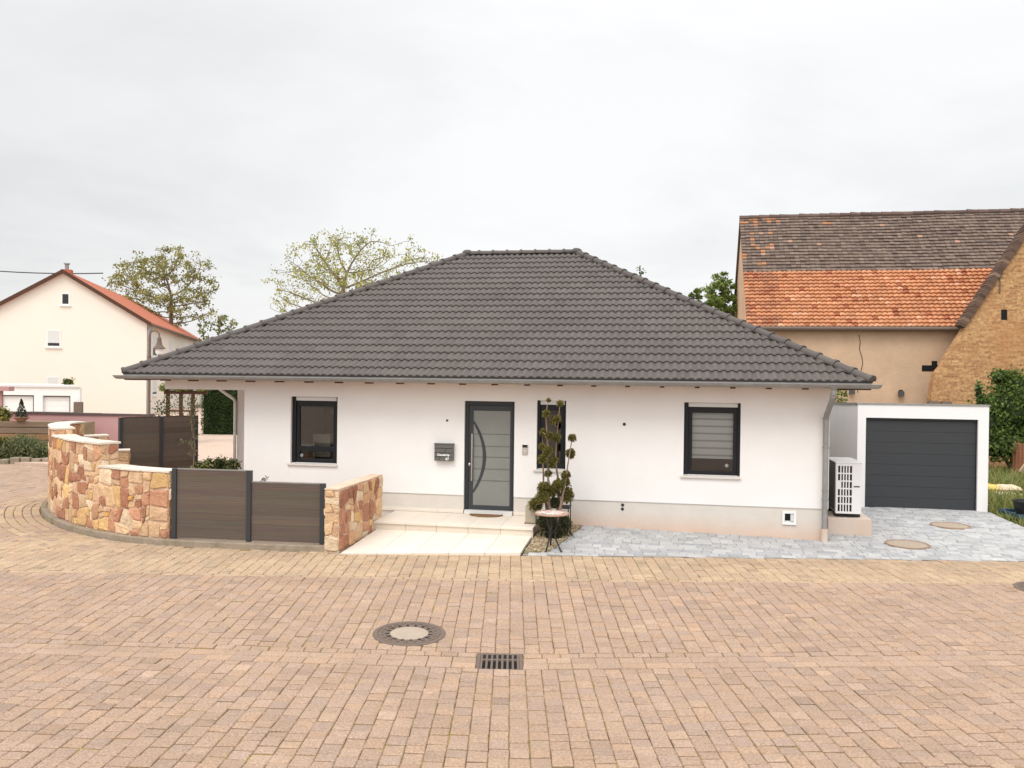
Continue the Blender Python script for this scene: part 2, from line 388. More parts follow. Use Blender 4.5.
# ------------------------------------------------------------------ the street
YG, YE = 9.55, 14.25                      # drainage channel and edge of the plots
def zg(x): return -.15 + .02*min(abs(x-.1), 7)
ZE = .035
def zs(x, y):
    g = zg(x)
    if y < YG: return g + .04*(YG-max(y,3))
    if y < YE: return g + (ZE-g)*(y-YG)/(YE-YG)
    return ZE
# kerb line (outer foot) at the corner plot
KERB = [(-3.02,14.30),(-4.54,14.45),(-6.0,14.68),(-6.75,14.93),(-7.4,15.27),(-8.0,15.68),(-8.5,16.1),(-9.05,16.65),(-9.55,17.25),(-9.98,17.88),(-10.4,18.6),(-10.68,19.25),(-10.7,19.9),(-10.45,20.5),(-9.95,20.95),(-9.3,21.2),(-8.6,21.35)]
def resample(pts, step):
    out = [Vector(pts[0])]; 
    seg = [(Vector(a),Vector(b)) for a,b in zip(pts,pts[1:])]
    tot = sum((b-a).length for a,b in seg); n = max(2,int(tot/step)); d = tot/n
    want = d; acc = 0; 
    for a,b in seg:
        l = (b-a).length
        while want <= acc+l+1e-9 and len(out) <= n:
            out.append(a+(b-a)*((want-acc)/l)); want += d
        acc += l
    return out
def smooth_pts(pts, it=2):
    pts = [Vector(p) for p in pts]
    for _ in range(it):
        o = [pts[0]]
        for a,b in zip(pts,pts[1:]): o += [a*.75+b*.25, a*.25+b*.75]
        o.append(pts[-1]); pts = o
    return pts
KC = resample([tuple(p) for p in smooth_pts(KERB)], .1)
def offset_curve(cv, d):
    out = []
    for i,p in enumerate(cv):
        t = (cv[min(i+1,len(cv)-1)]-cv[max(i-1,0)]).normalized(); out.append(p + Vector((t.y,-t.x))*d*-1)
    return out
# positive d = outwards (towards the street, left of the walking direction is the plot side)
_test = offset_curve(KC, 1.0)
SGN = 1 if _test[60].x < KC[60].x else -1
def off(d): return offset_curve(KC, d*SGN)
KCn = np.array([[p.x,p.y] for p in KC])
def kd(x, y):
    d = np.hypot(KCn[:,0]-x, KCn[:,1]-y); i = int(d.argmin()); return float(d[i]), i
def inside_plot(x, y):
    """behind the kerb line (on the corner plot's side)"""
    d, i = kd(x,y)
    p = KC[i]; q = off1[i]
    return (Vector((x,y))-p).dot(q-p) < 0
off1 = off(1.0)
I0 = next(i for i,p in enumerate(KC) if p.x < -7.2)           # where the curved corner begins

GY = 2.3                                  # cross joints are wider than the long ones
def paver(mb, c, hcol, rng, gap=.0033, ch=.010, zf=zs):
    """one stone from four plan corners (ccw): a chamfered block set in the bed"""
    cx = sum(p[0] for p in c)/4; cy = sum(p[1] for p in c)/4
    dz = rng.gauss(0,.0025); tx = rng.gauss(0,.008); ty = rng.gauss(0,.008)
    c = [(p[0]+rng.gauss(0,.0028),p[1]+rng.gauss(0,.0028)) for p in c]
    la = math.hypot(c[1][0]-c[0][0],c[1][1]-c[0][1]) or 1; lb = math.hypot(c[3][0]-c[0][0],c[3][1]-c[0][1]) or 1
    def bl(a, b): return tuple(c[0][k]*(1-a)*(1-b)+c[1][k]*a*(1-b)+c[2][k]*a*b+c[3][k]*(1-a)*b for k in (0,1))
    def ins(g1, g2):
        g1 /= la; g2 /= lb; return [bl(g1,g2),bl(1-g1,g2),bl(1-g1,1-g2),bl(g1,1-g2)]
    a = ins(gap, gap*GY); b = ins(gap+ch*.8, gap*GY+ch)
    zt = lambda p: zf(p[0],p[1]) + dz + tx*(p[0]-cx) + ty*(p[1]-cy)
    vs = [(p[0],p[1],zt(p)-.02) for p in a] + [(p[0],p[1],zt(p)-.007) for p in a] + [(p[0],p[1],zt(p)) for p in b]
    fs = [(8,9,10,11)]
    for i in range(4):
        j = (i+1)%4; fs += [(i,j,4+j,4+i),(4+i,4+j,8+j,8+i)]
    mb.add(vs, fs, hcol)
C_PINK = [(.385,.263,.188),(.395,.27,.188),(.372,.254,.182),(.402,.278,.20),(.355,.25,.19),(.382,.264,.196),(.402,.266,.182)]
C_YEL = [(.43,.318,.212),(.445,.327,.216),(.42,.303,.20),(.435,.308,.202),(.405,.298,.205)]
def pcol(rng, yel):
    c = rng.choice(C_YEL if yel else C_PINK); k = rng.gauss(.97,.038)*(1 if rng.random()>.04 else rng.choice((.85,1.08))); return tuple(x*k*(1 if yel else t_) for x,t_ in zip(c,(.965,.985,1.0)))

def build_street():
    rng = random.Random(3)
    mb = MB(); yb = 12.70
    wcol = .172
    def column(x0, x1, ya, yb_, yel, skip=None):
        y = ya
        while y < yb_-.02:
            l = rng.choice((.145,.165,.185,.215))*rng.uniform(.95,1.05); y2 = min(y+l, yb_)
            if yb_-y2 < .09: y2 = yb_
            cx, cy = (x0+x1)/2, (y+y2)/2
            if not (skip and skip(cx,cy)):
                paver(mb, [(x0,y),(x1,y),(x1,y2),(x0,y2)], pcol(rng,yel), rng)
            y = y2
    def rowx(x0, x1, y0, y1, l0, yel, gap=.004, x_off=None):
        x = x0 + (rng.uniform(0,.1) if x_off is None else x_off)
        while x < x1:
            l = min(rng.choice(l0), x1-x+1e-4); paver(mb, [(x,y0),(x+l,y0),(x+l,y1),(x,y1)], pcol(rng,yel), rng, gap); x += l
    grate = lambda x,y: -.37<x<.17 and 9.12<y<9.68
    hole = lambda x,y: math.hypot(x+1.22,(y-10.27))<.385 or math.hypot(x-7.95,(y-12.4))<.385
    corner = lambda x,y: (lambda q: (q[1] >= I0-3 and q[0] < .88) or inside_plot(x,y))(kd(x,y)) if (x < -2.9 and y > 13.5) else False
    k = int(15/wcol)
    for i in range(-k, k):
        x0 = i*wcol + .012; x1 = x0 + wcol
        if abs(x0) > 13: continue
        hw = 0
        # near side of the channel
        ya = 4.6
        if ya < YG-.40: column(x0, x1, ya, YG-.405, False, grate)
        if hw/.62-.6 < yb: column(x0, x1, YG+.16, yb, False, hole)
        if True: column(x0, x1, yb+.115, YE+ (.0 if x0>-3 else .6), True, lambda x,y: corner(x,y) or (x<-2.95 and inside_plot(x,y)))
    rowx(-13, -.365, YG+.018, YG+.157, (.215,.215,.19), False); rowx(.165, 13, YG+.018, YG+.157, (.215,.215,.19), False, x_off=0)            # row above the channel
    for k in range(47):                                               # the channel itself: flat rows either side of the grate
        for x in (-.365-.27*(k+1), .165+.27*k):
            for q in range(2):
                paver(mb, [(x,YG-.395+.2*q),(x+.27,YG-.395+.2*q),(x+.27,YG-.2+.2*q),(x,YG-.2+.2*q)], tuple(c*1.05 for c in pcol(rng,False)), rng, .0016, .004)
    rowx(-13, 13, yb+.003, yb+.112, (.24,.26,.28), True)            # stretcher row between carriageway and footway
    # concentric courses round the rounded corner
    for q in range(6):
        a = off(.02+.165*q); b = off(.02+.165*(q+1)); i = I0-7
        while i < len(KC)-4:
            j = min(i + rng.choice((1,2,2,3)), len(KC)-1)
            paver(mb, [tuple(a[i]),tuple(a[j]),tuple(b[j]),tuple(b[i])] if SGN<0 else [tuple(b[i]),tuple(b[j]),tuple(a[j]),tuple(a[i])], pcol(rng,rng.random()<.7), rng)
            i = j
    # the square to the left, beyond the footway
    wl = .2
    for i in range(int(-24/wl), int(-6.5/wl)):
        x0 = i*wl; x1 = x0+wl; y = YE
        if abs(x0) < 13.1: y = YE+.6
        ymax = min(28.6, -x0/.50+.6)
        while y < ymax:
            l = rng.choice((.2,.25,.3)); cx, cy = x0+wl/2, y+l/2
            d, kk = kd(cx,cy)
            if not ((kk >= I0-3 and d < .88) or inside_plot(cx,cy)):
                paver(mb, [(x0,y),(x1,y),(x1,y+l),(x0,y+l)], pcol(rng,False), rng)
            y += l
    st = mb.build('street', M['paver'])
    tag(st, kind='structure')
    # bed below the stones
    jb = MB(); xs = [-40,-24,-16,-13,-9,-6.9,-5,-3,-1.5,-.36,.1,.16,1.5,3,5,7.1,9,13,16,24,40]; ys = [-30,0,3,4.5,6,7.5,9.125,YG,9.675,11,12.5,YE,16,19,23,29]
    for a,b in zip(xs,xs[1:]):
        for c,d in zip(ys,ys[1:]):
            if c >= YE and a >= -3: continue
            if -.36 < (a+b)/2 < .16 and 9.13 < (c+d)/2 < 9.67: continue
            z = lambda x,y: zs(x,y)-.0125
            far = d <= 4.6 or b <= -24 or a >= 13 or (b <= -13 and d <= YE)
            jb.quad((a,c,z(a,c)),(b,c,z(b,c)),(b,d,z(b,d)),(a,d,z(a,d)), None, 1 if far else 0)
    o = jb.build('street_bedding', [M['joint'], M['street_far']]); tag(o, kind='structure')
build_street()

# kerb
def sweep_band(mb, outer, inner, z0, z1, col=None, seg=10, gap=.006):
    n = len(outer); i = 0
    while i < n-1:
        j = min(i+seg, n-1); pts_o = outer[i:j+1]; pts_i = inner[i:j+1]
        m = len(pts_o); vs = []
        for po,pi_ in zip(pts_o,pts_i): vs += [(po.x,po.y,z0),(po.x,po.y,z1),(pi_.x,pi_.y,z1),(pi_.x,pi_.y,z0)]
        # pull the ends in for a butt joint
        fs = []
        for k in range(m-1):
            a = k*4; b = a+4
            fs += [(a,b,b+1,a+1),(a+1,b+1,b+2,a+2),(a+2,b+2,b+3,a+3),(a+3,b+3,b,a)]
        fs += [(0,1,2,3),(4*m-1,4*m-2,4*m-3,4*m-4)]
        mb.add(vs, fs, col); i = j
kb = MB(); sweep_band(kb, KC, off(-.11), -.1, .135, seg=len(KC)); o = kb.build('kerb', M['concrete'], bevel=.012); tag(o, kind='structure')

# ground sheets
g = MB(); g.box(-600,-200,-1.2,600,900,-.32); tag(g.build('ground', M['ground']), kind='structure')
# corner plot behind the walls and the yard at the left of the bungalow
yp = [tuple(p) for p in off(-.10)]
poly = [(-3.05,14.55)] + yp[2:-2] + [(-8.5,21.5),(-11,26),(-22,29),(-24,60),(8,60),(8,26)] + [W(-2.4,.02)[:2]]
y_ = MB(); y_.prism(poly if SGN<0 else poly, -.2, .10)
o = y_.build('yard', M['yard']); tag(o, kind='structure')
fy = MB(); fy.box(-60,28.7,-.3,-11,75,.0); tag(fy.build('side_street', M['yard']), kind='structure')

# ------------------------------------------------------------------ drain grate, manholes
def disc_on_street(mb, cx, cy, prof, n=40, mi=0, zf=zs, close_c=True):
    """prof: list of (r, dz) from outside to inside"""
    vs = []; fs = []
    for r, dz in prof:
        for j in range(n):
            x, y = cx+r*cos(2*pi*j/n), cy+r*sin(2*pi*j/n); vs.append((x,y,zf(x,y)+dz))
    for i in range(len(prof)-1):
        for j in range(n): fs.append((i*n+j,i*n+(j+1)%n,(i+1)*n+(j+1)%n,(i+1)*n+j))
    if close_c: fs.append(tuple((len(prof)-1)*n+j for j in range(n)))
    mb.add(vs, fs, None, mi)
def manhole(cx, cy, label, rc=.235):
    t = thing('manhole_cover', label, 'manhole', (0,0,0))
    z0 = zs(cx,cy); t.location = (cx,cy,z0)
    zf = lambda x,y: zs(cx+x,cy+y)-z0
    b = MB(); disc_on_street(b, 0, 0, [(.445,-.03),(.445,.004),(.435,.010),(.39,.010),(.385,.002),(.375,.002),(.37,.010),(.355,.010)], zf=zf, close_c=False)
    b.build('frame', M['iron'], t)
    b = MB(); disc_on_street(b, 0, 0, [(.355,-.03),(.355,.009),(.345,.011),(rc+.01,.011),(rc,.004),(rc,-.03)], zf=zf, close_c=False)
    for k in range(20):                                   # raised studs round the lid
        a = 2*pi*k/20; r = .305
        for rr, ww in ((.33,.02),(.335-.05,.014)):
            x, y = rr*cos(a+.15*(rr<.3)), rr*sin(a+.15*(rr<.3)); b.rbox((x,y,zf(x,y)+.014),(.045 if rr>.3 else .03,ww,.012),a+pi/2)
    ring = b.build('lid_ring', M['iron'], t)
    for k in range(16):
        b = MB(); a = 2*pi*(k+.5)/16; r = .268; x, y = r*cos(a), r*sin(a); b.rbox((x,y,zf(x,y)+.0125),(.05,.024,.006),a); b.build('vent_slot', M['dark'], t)
    b = MB(); disc_on_street(b, 0, 0, [(rc-.002,-.02),(rc-.002,.005),(rc-.02,.009)], zf=zf); b.build('lid_fill', M['cover_concrete'], t)
    return t
manhole(-1.22, 10.27, 'round cast iron manhole cover with concrete centre, left of the drain grate')
manhole(7.95, 12.4, 'round manhole cover cut by the right edge of the photo')

t = thing('drain_grate', 'square slotted cast iron drain grate in the street channel', 'drain', (-.1,9.40,zs(-.1,9.4)))
b = MB(); b.box(-.26,-.275,-.019,.26,-.235,.006); b.box(-.26,.235,-.019,.26,.275,.006); b.box(-.26,-.235,-.05,-.22,.235,.006); b.box(.22,-.235,-.05,.26,.235,.006)
b.build('frame', M['iron'], t, bevel=.004)
b = MB()
for k in range(8):
    x = -.205+k*.0586; b.box(x-.0125,-.23,-.04,x+.0125,.23,.004)
b.box(-.22,.06,-.04,.22,.10,.003)
b.build('bars', M['iron'], t, bevel=.003)
b = MB(); b.box(-.24,-.255,-.4,.24,.255,-.0195); b.box(-.22,.101,-.019,.22,.2345,.0005); b.build('pit_shade', M['dark'], t)  # near-black blocks paint the shade below and between the bars

# ------------------------------------------------------------------ the bungalow
house = thing('bungalow', 'white rendered bungalow with dark tiled hipped roof and grey front door', 'house', (0,HY,0), -TH)
WL, WR = -5.76, 6.03; UL = -7.62; DP = 10.74
wins = [(-4.71,-3.675,1.165,2.60), (3.37,4.425,1.175,2.615), (.51,1.09,1.20,2.605)]
door = (-.965,.06,.345,2.57)
HT = 2.99
w = MB()
w.wall(WL, WR, .672, HT, 0, .3, [(x0,x1,z0,z1) for x0,x1,z0,z1 in wins] + [(door[0],door[1],.672,door[3])], open_bottom=(.672,))
w.box(WL,.3,.2,WL+.3,DP-.3,HT); w.box(WR-.3,.3,.672,WR,DP-.3,HT); w.box(WL,DP-.3,.2,WR,DP,HT)
w.box(UL+.12,2.9,.05,UL+.36,3.14,2.72)                              # pillar of the covered corner
w.build('wall', M['render_white'], house)
w = MB()
w.box(UL,0,2.715,WL-.002,.24,HT); w.box(UL,.24,2.72,UL+.24,DP,HT)
w.build('lintel_beam', M['render_white'], house)
# plinth, set back a little: reddish splash stain near the ground
def gz(u): return .168 - .093*max(0,min(1,(u-1.4)/4.63))
p = MB()
def strip(u0,u1,v,z0,z1,n=14,m=5,face=-1):
    for i in range(n):
        for j in range(m):
            a=u0+(u1-u0)*i/n; b_=u0+(u1-u0)*(i+1)/n
            za=lambda u:z0(u)+(z1-z0(u))*j/m; zb=lambda u:z0(u)+(z1-z0(u))*(j+1)/m
            f=j/m
            k=max(0,1-f*1.7)
            k*=.85+.3*mnoise.noise(Vector((a*1.3,2,0))) if a>.5 else 0
            k=max(0,min(1,k)); c=(1.02,1-.22*k,1-.33*k)
            p.quad((a,v,za(a)),(b_,v,za(b_)),(b_,v,zb(b_)),(a,v,zb(a)),c)
strip(WL,door[0],.012,lambda u:-.1,.672)
p.quad((door[0],.012,-.1),(door[0],.012,.672),(door[0],.3,.672),(door[0],.3,-.1),(1,1,1)); p.build('plinth', M['plinth'], house); p=MB()
strip(door[1],WR-.012,.012,lambda u:gz(u)-.02 if u>.7 else .1,.672,48,10)
p.box(WR-.3,.024,-.1,WR-.012,DP,.672,(1,.95,.92))
p.quad((door[1],.012,-.1),(door[1],.3,-.1),(door[1],.3,.672),(door[1],.012,.672),(1,1,1))
p.build('plinth', M['plinth'], house)
# drip edge between wall and plinth
for a_,b_ in ((WL,door[0]-.002),(door[1]+.002,WR-.001)):
    d = MB(); d.box(a_,-.004,.662,b_,.02,.674); d.build('drip_edge', M['lightgrey'], house)
# interior seen through the panes
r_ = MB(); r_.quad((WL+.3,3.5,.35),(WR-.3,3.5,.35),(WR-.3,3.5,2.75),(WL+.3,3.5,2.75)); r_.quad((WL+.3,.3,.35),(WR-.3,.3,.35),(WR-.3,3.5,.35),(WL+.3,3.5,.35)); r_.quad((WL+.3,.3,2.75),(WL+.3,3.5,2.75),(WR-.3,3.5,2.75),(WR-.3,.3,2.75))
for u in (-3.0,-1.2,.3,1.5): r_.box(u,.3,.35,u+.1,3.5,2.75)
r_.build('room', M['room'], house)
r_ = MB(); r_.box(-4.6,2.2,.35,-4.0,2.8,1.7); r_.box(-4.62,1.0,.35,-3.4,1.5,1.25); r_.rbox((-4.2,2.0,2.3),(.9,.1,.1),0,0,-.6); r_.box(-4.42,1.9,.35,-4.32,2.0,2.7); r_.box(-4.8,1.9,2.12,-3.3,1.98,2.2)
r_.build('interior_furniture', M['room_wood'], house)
r_ = MB(); r_.box(-4.15,1.6,.35,-3.5,2.1,2.0); r_.build('reflection_board', M['sill'], house)  # grey board stands in for a building's reflection in the left pane
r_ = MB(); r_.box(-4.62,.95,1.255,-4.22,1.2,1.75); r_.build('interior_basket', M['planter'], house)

def window(x0,x1,z0,z1, transom=None, blind=None):
    V = .10                                    # set back in the reveal
    fr = MB()
    rail = .085 if x1-x0 > .8 else .06
    fr.box(x0,V-.03,z0+.045,x0+rail,V+.06,z1); fr.box(x1-rail*.6,V-.03,z0+.045,x1,V+.06,z1)
    fr.box(x0+rail,V,z0+.045,x1-rail*.6,V+.06,z0+.125); 
    fr.box(x0+rail,V,z1-.20,x1-rail*.6,V+.06,z1-.085)
    fr.box(x0+rail,V+.002,z0+.125,x0+rail+.075,V+.06,z1-.20); fr.box(x1-rail*.6-.075,V+.002,z0+.125,x1-rail*.6,V+.06,z1-.20)
    if transom: fr.box(x0+rail+.075,V+.004,transom-.055,x1-rail*.6-.075,V+.06,transom+.055)
    o = fr.build('window', M['frame'], house, bevel=.004)
    sh = MB(); sh.box(x0+rail,V-.02,z1-.085,x1-rail*.6,V+.05,z1-.005); sh.build('shutter_box', M['lightgrey'], o)
    gl = MB(); gl.box(x0+rail+.06,V+.03,z0+.11,x1-rail*.6-.06,V+.038,z1-.19); gl.build('pane', M['glass'], o)
    si = MB(); si.box(x0-.055,-.045,z0-.005,x1+.015,V+.03,z0+.035); si.box(x0+.005,V-.03,z0+.035,x1-.005,V+.03,z0+.05,mi=1); si.build('sill', [M['sill'],M['lightgrey']], o, bevel=.004)
    if blind:
        bl = MB(); zb = z1-.2; k = 0; za = zb
        h = .075
        while za > blind+1e-3:
            hh_=.105 if k%2==0 else .035; bl.box(x0+rail+.07,V+.10+.001*(k%2),max(za-hh_,blind),x1-rail*.6-.07,V+.104+.001*(k%2),za,mi=k%2); za -= hh_; k += 1
        bl.build('blind', [M['blind'],M['blind_net']], o)
        di = MB(); di.lathe([(.035,0),(.035,.006),(.02,.008)],(0,0,0),16)
        q = di.build('sticker', M['sticker'], o); q.rotation_euler = (pi/2,0,0); q.location = (x1-.24,V+.028,z0+.235)
    return o
w0 = window(*wins[0], transom=1.50)
di = MB(); di.lathe([(.035,0),(.035,.006),(.02,.008)],(0,0,0),16); q = di.build('sticker', M['sticker'], w0); q.rotation_euler=(pi/2,0,0); q.location=(wins[0][0]+.2,.126,1.36)
window(*wins[1], blind=1.53)
window(*wins[2])

# front door
x0,x1,z0,z1 = door; V=.06
fr = MB(); fr.box(x0,V,z0+.03,x0+.075,V+.09,z1); fr.box(x1-.055,V,z0+.03,x1,V+.09,z1); fr.box(x0+.075,V,z1-.085,x1-.055,V+.09,z1)
dr = fr.build('door', M['anthracite'], house, bevel=.004)
lf = MB(); gx0,gx1,gz0,gz1 = x0+.165,x1-.1,.465,2.375
V2=V+.02
lf.box(x0+.078,V2,z0+.035,gx0,V2+.06,z1-.09); lf.box(gx1,V2,z0+.035,x1-.058,V2+.06,z1-.09); lf.box(gx0,V2,z0+.035,gx1,V2+.06,gz0); lf.box(gx0,V2,gz1,gx1,V2+.06,z1-.09)
lf.build('leaf', M['anthracite_door'], dr, bevel=.003)
gl = MB(); gl.box(gx0-.01,V2+.018,gz0-.01,gx1+.01,V2+.03,gz1+.01); gl.build('glass_panel', M['door_glass'], dr)
ln = MB()
for z in (1.905,1.66,1.44,1.20,.965): ln.box(gx0,V2+.012,z-.007,gx1,V2+.019,z+.007)
ln.build('glazing_lines', M['glazing'], dr)
ar = MB(); pts=[]; zc=(2.16+.72)/2; hh=(2.16-.72)/2
N_=24
ring=[]
for i in range(N_+1):
    a=-1+2*i/N_; uo=gx0+.235*(1-a*a)*1.0; ring.append((uo, zc+hh*a))
vs=[];fs=[]
for i,(uu,zz) in enumerate(ring):
    wd=.022+.012*(1-abs(-1+2*i/N_))
    vs += [(uu-wd,V2+.004,zz),(uu+wd,V2+.004,zz),(uu+wd,V2+.02,zz),(uu-wd,V2+.02,zz)]
for i in range(N_):
    a=i*4;b=a+4; fs += [(a,a+1,b+1,b),(a+1,a+2,b+2,b+1),(a+3,a,b,b+3)]
ar.add(vs,fs); ar.build('arc_trim', M['anthracite_door'], dr)
hd = MB(); hu=x0+.155; hd.tube([(hu,V2-.06,.96),(hu,V2-.06,1.91)],.016,12)
for z in (1.04,1.81): hd.tube([(hu,V2-.06,z),(hu-.02,V2+.005,z)],.010,8)
hd.build('handle', M['steel'], dr, smooth=False)
lk = MB(); lk.lathe([(.027,0),(.027,.012),(.018,.016)],n=16); q=lk.build('lock', M['steel'], dr); q.rotation_euler=(pi/2,0,0); q.location=(x0+.095,V2,1.285)
th_ = MB(); th_.box(x0+.02,-.02,.30,x1-.02,.16,z0+.028); th_.build('threshold', M['lightgrey'], dr)
bk = MB(); bk.box(x0,.2,.3,x1,.24,z1); bk.build('door_backing', M['dark'], dr)

# small wall fittings that belong to the house
for u,z,r in ((-1.324,2.166,.022),(2.232,2.169,.03),(2.22,.594,.03),(2.217,.515,.03)):
    s_ = MB(); s_.lathe([(r,0),(r,.012),(r*.7,.016)],n=14); q=s_.build('wall_outlet', M['black_plastic'], house); q.rotation_euler=(pi/2,0,0); q.location=(u,0 if z>.7 else .012,z)
v_ = MB(); a,b_,c,d_=5.205,5.46,.345,.60
v_.box(a,-.02,c,a+.045,.02,d_); v_.box(b_-.045,-.02,c,b_,.02,d_); v_.box(a+.045,-.02,c,b_-.045,.02,c+.045); v_.box(a+.045,-.02,d_-.045,b_-.045,.02,d_)
vt = v_.build('wall_vent', M['white_metal'], house, bevel=.004)
v_ = MB(); v_.box(a+.04,.004,c+.04,b_-.04,.009,d_-.04); v_.build('vent_opening', M['dark'], vt)
v_ = MB(); v_.box(a+.15,-.004,c+.05,b_-.046,.003,d_-.05); v_.box(a+.05,-.004,c+.046,b_-.05,.003,c+.075); v_.build('vent_flap', M['lightgrey'], vt)

# ---------------- roof
EA, EB = UL-.60, WR+.615; EF, EK = -.605, DP+.605           # tiled area in plan
Z0, ZR = 3.03, 6.30
half = (EK-EF)/2
RL, RR = EA+half, EB-half
SL = sqrt(half**2+(ZR-Z0)**2)
def tiled_face(mb, e0, e1, r0, r1, inward, rowh=.345, wave=.15, rng=rnd, nper=8, fine=True):
    """e0,e1 eave ends; r0,r1 upper ends; waves run down the slope"""
    e0,e1,r0,r1 = map(Vector,(e0,e1,r0,r1))
    ax = (e1-e0); Lx = ax.length; ax.normalize()
    up = r0-e0; up -= ax*up.dot(ax); slen = up.length; up.normalize(); nrm = ax.cross(up).normalized()
    if nrm.z < 0: nrm = -nrm
    nrow = int(math.ceil(slen/rowh)); rh = slen/nrow
    a0 = (r0-e0).dot(ax); a1 = (r1-e0).dot(ax)
    n = int(Lx/wave*nper)
    def prof(u):
        q = (u/wave)%1.0
        return .036*(.5+.5*cos(2*pi*q))**.75
    # per-tile tone
    tones = {}
    for k in range(nrow):
        s0 = k*rh-.0; s1 = (k+1)*rh+.03
        vs=[]; fs=[]; cols=[]
        u0a = a0*s0/slen; u1a = Lx-(Lx-a1)*s0/slen
        ua, ub = max(0,u0a-.1), min(Lx,u1a+.1)
        i0 = int(ua/wave*nper); i1 = int(math.ceil(ub/wave*nper))
        for i in range(i0,i1+1):
            u = i*wave/nper
            h = prof(u)
            for s_, dz in ((s0+.012,-.02),(s0,.022+h),(s0+.018,.034+h),(s1,-.006+h)):
                lo = a0*max(s_,0)/slen; hi = Lx-(Lx-a1)*max(s_,0)/slen
                uu = min(max(u,lo),hi)
                if s_ > slen: s_ = slen
                p = e0+ax*uu+up*s_+nrm*dz; vs.append(tuple(p))
        m = i1-i0
        for i in range(m):
            a=i*4; b=a+4
            tid = (int((i0+i)/nper/2), k)
            if tid not in tones: tones[tid] = max(.7,rng.gauss(1,.055)*(1+.10*mnoise.noise(Vector((tid[0]*.13,k*.22,e0.x)))))
            t_ = tones[tid]; c=(t_,t_*rng.uniform(.99,1.0),t_*.99)
            o = [(a,b,b+1,a+1),(a+1,b+1,b+2,a+2),(a+2,b+2,b+3,a+3)]
            fs += o; cols += [c]*3
        base = len(mb.v); mb.v.extend(vs)
        for f,c in zip(fs,cols): mb.f.append(tuple(base+i for i in f)); mb.c.append(c); mb.m.append(0)
rf = MB()
tiled_face(rf, (EA,EF,Z0),(EB,EF,Z0),(RL,EF+half,ZR),(RR,EF+half,ZR),1)
tiled_face(rf, (EB,EF,Z0),(EB,EK,Z0),(RR,EF+half,ZR),(RR,EF+half,ZR),1,nper=4)
tiled_face(rf, (EB,EK,Z0),(EA,EK,Z0),(RR,EF+half,ZR),(RL,EF+half,ZR),1,nper=4)
tiled_face(rf, (EA,EK,Z0),(EA,EF,Z0),(RL,EF+half,ZR),(RL,EF+half,ZR),1,nper=4)
roof = rf.build('roof', M['tile'], house, smooth=False)
# under-roof closing sheet + soffit
us = MB(); a=-.05
us.add([(EA,EF,Z0+a),(EB,EF,Z0+a),(EB,EK,Z0+a),(EA,EK,Z0+a),(RL,EF+half,ZR+a),(RR,EF+half,ZR+a)],[(0,1,5,4),(1,2,5),(2,3,4,5),(3,0,4)])
us.build('roof_underlay', M['dark'], roof)
so = MB(); so.box(EA+.03,EF+.03,2.992,EB-.03,EK-.03,3.01); so.build('soffit', M['soffit'], house)
# ridge and hip caps
def caps(mb, p0, p1, seg=.40, r=.105):
    p0,p1=Vector(p0),Vector(p1); n=max(1,round((p1-p0).length/seg)); ax=(p1-p0).normalized()
    side=ax.cross(Vector((0,0,1))).normalized(); up=side.cross(ax).normalized()
    l=(p1-p0).length/n
    for i in range(n):
        q0=p0+ax*(l*i-.03); q1=p0+ax*(l*(i+1)+.02)
        ra=r*1.10; rb=r*.93; k=max(.75,rnd.gauss(.93,.06)); c=(k,k,k*1.02); vs=[]; m=10
        for q,rr,dz in ((q0+ax*.002,ra*.86,.012),(q0,ra,.012),(q0+ax*.05,ra,.012),(q0+ax*.052,rb*1.03,.006),(q1,rb,.0)):
            for j in range(m+1):
                a=-.15+(pi+.3)*j/m; pt=q+side*(cos(a)*rr)+up*(sin(a)*rr*.85+dz-.01); vs.append(tuple(pt))
        fs=[]
        fs.append(tuple(range(m+1)))
        for t_ in range(4):
            for j in range(m): fs.append((t_*(m+1)+j,t_*(m+1)+j+1,(t_+1)*(m+1)+j+1,(t_+1)*(m+1)+j))
        mb.add(vs,fs,c)
cp = MB(); zc=.035
caps(cp,(RL-.05,EF+half,ZR+zc),(RR+.05,EF+half,ZR+zc))
caps(cp,(EA+.03,EF+.03,Z0+.05),(RL,EF+half,ZR+zc)); caps(cp,(EB-.03,EF+.03,Z0+.05),(RR,EF+half,ZR+zc))
caps(cp,(EA+.03,EK-.03,Z0+.05),(RL,EF+half,ZR+zc)); caps(cp,(EB-.03,EK-.03,Z0+.05),(RR,EF+half,ZR+zc))
for u in (RL,RR): blob(cp,(u,EF+half,ZR+.05),(.15,.15,.10),rnd,(.9,.9,.92),6,amp=.03)
cp.build('ridge_tiles', M['tile'], roof, smooth=False)
# rafters
for i in range(22):
    u = -7.45+i*.65
    if u > EB-.3: continue
    m_ = MB(); m_.box(u-.04,EF+.22,2.893,u+.04,-.10,2.99); m_.build('rafter', M['red_wood'], house)
for q_ in ((EA+.02,EF+.045,2.90,UL-.03,EF+.10,2.99),(WR+.03,EF+.045,2.90,EB-.02,EF+.10,2.99),(EA+.02,EF+.10,2.90,EA+.07,DP,2.99),(EB-.07,EF+.10,2.90,EB-.02,DP,2.99)):
    fb = MB(); fb.box(*q_); fb.build('fascia', M['red_wood'], house)
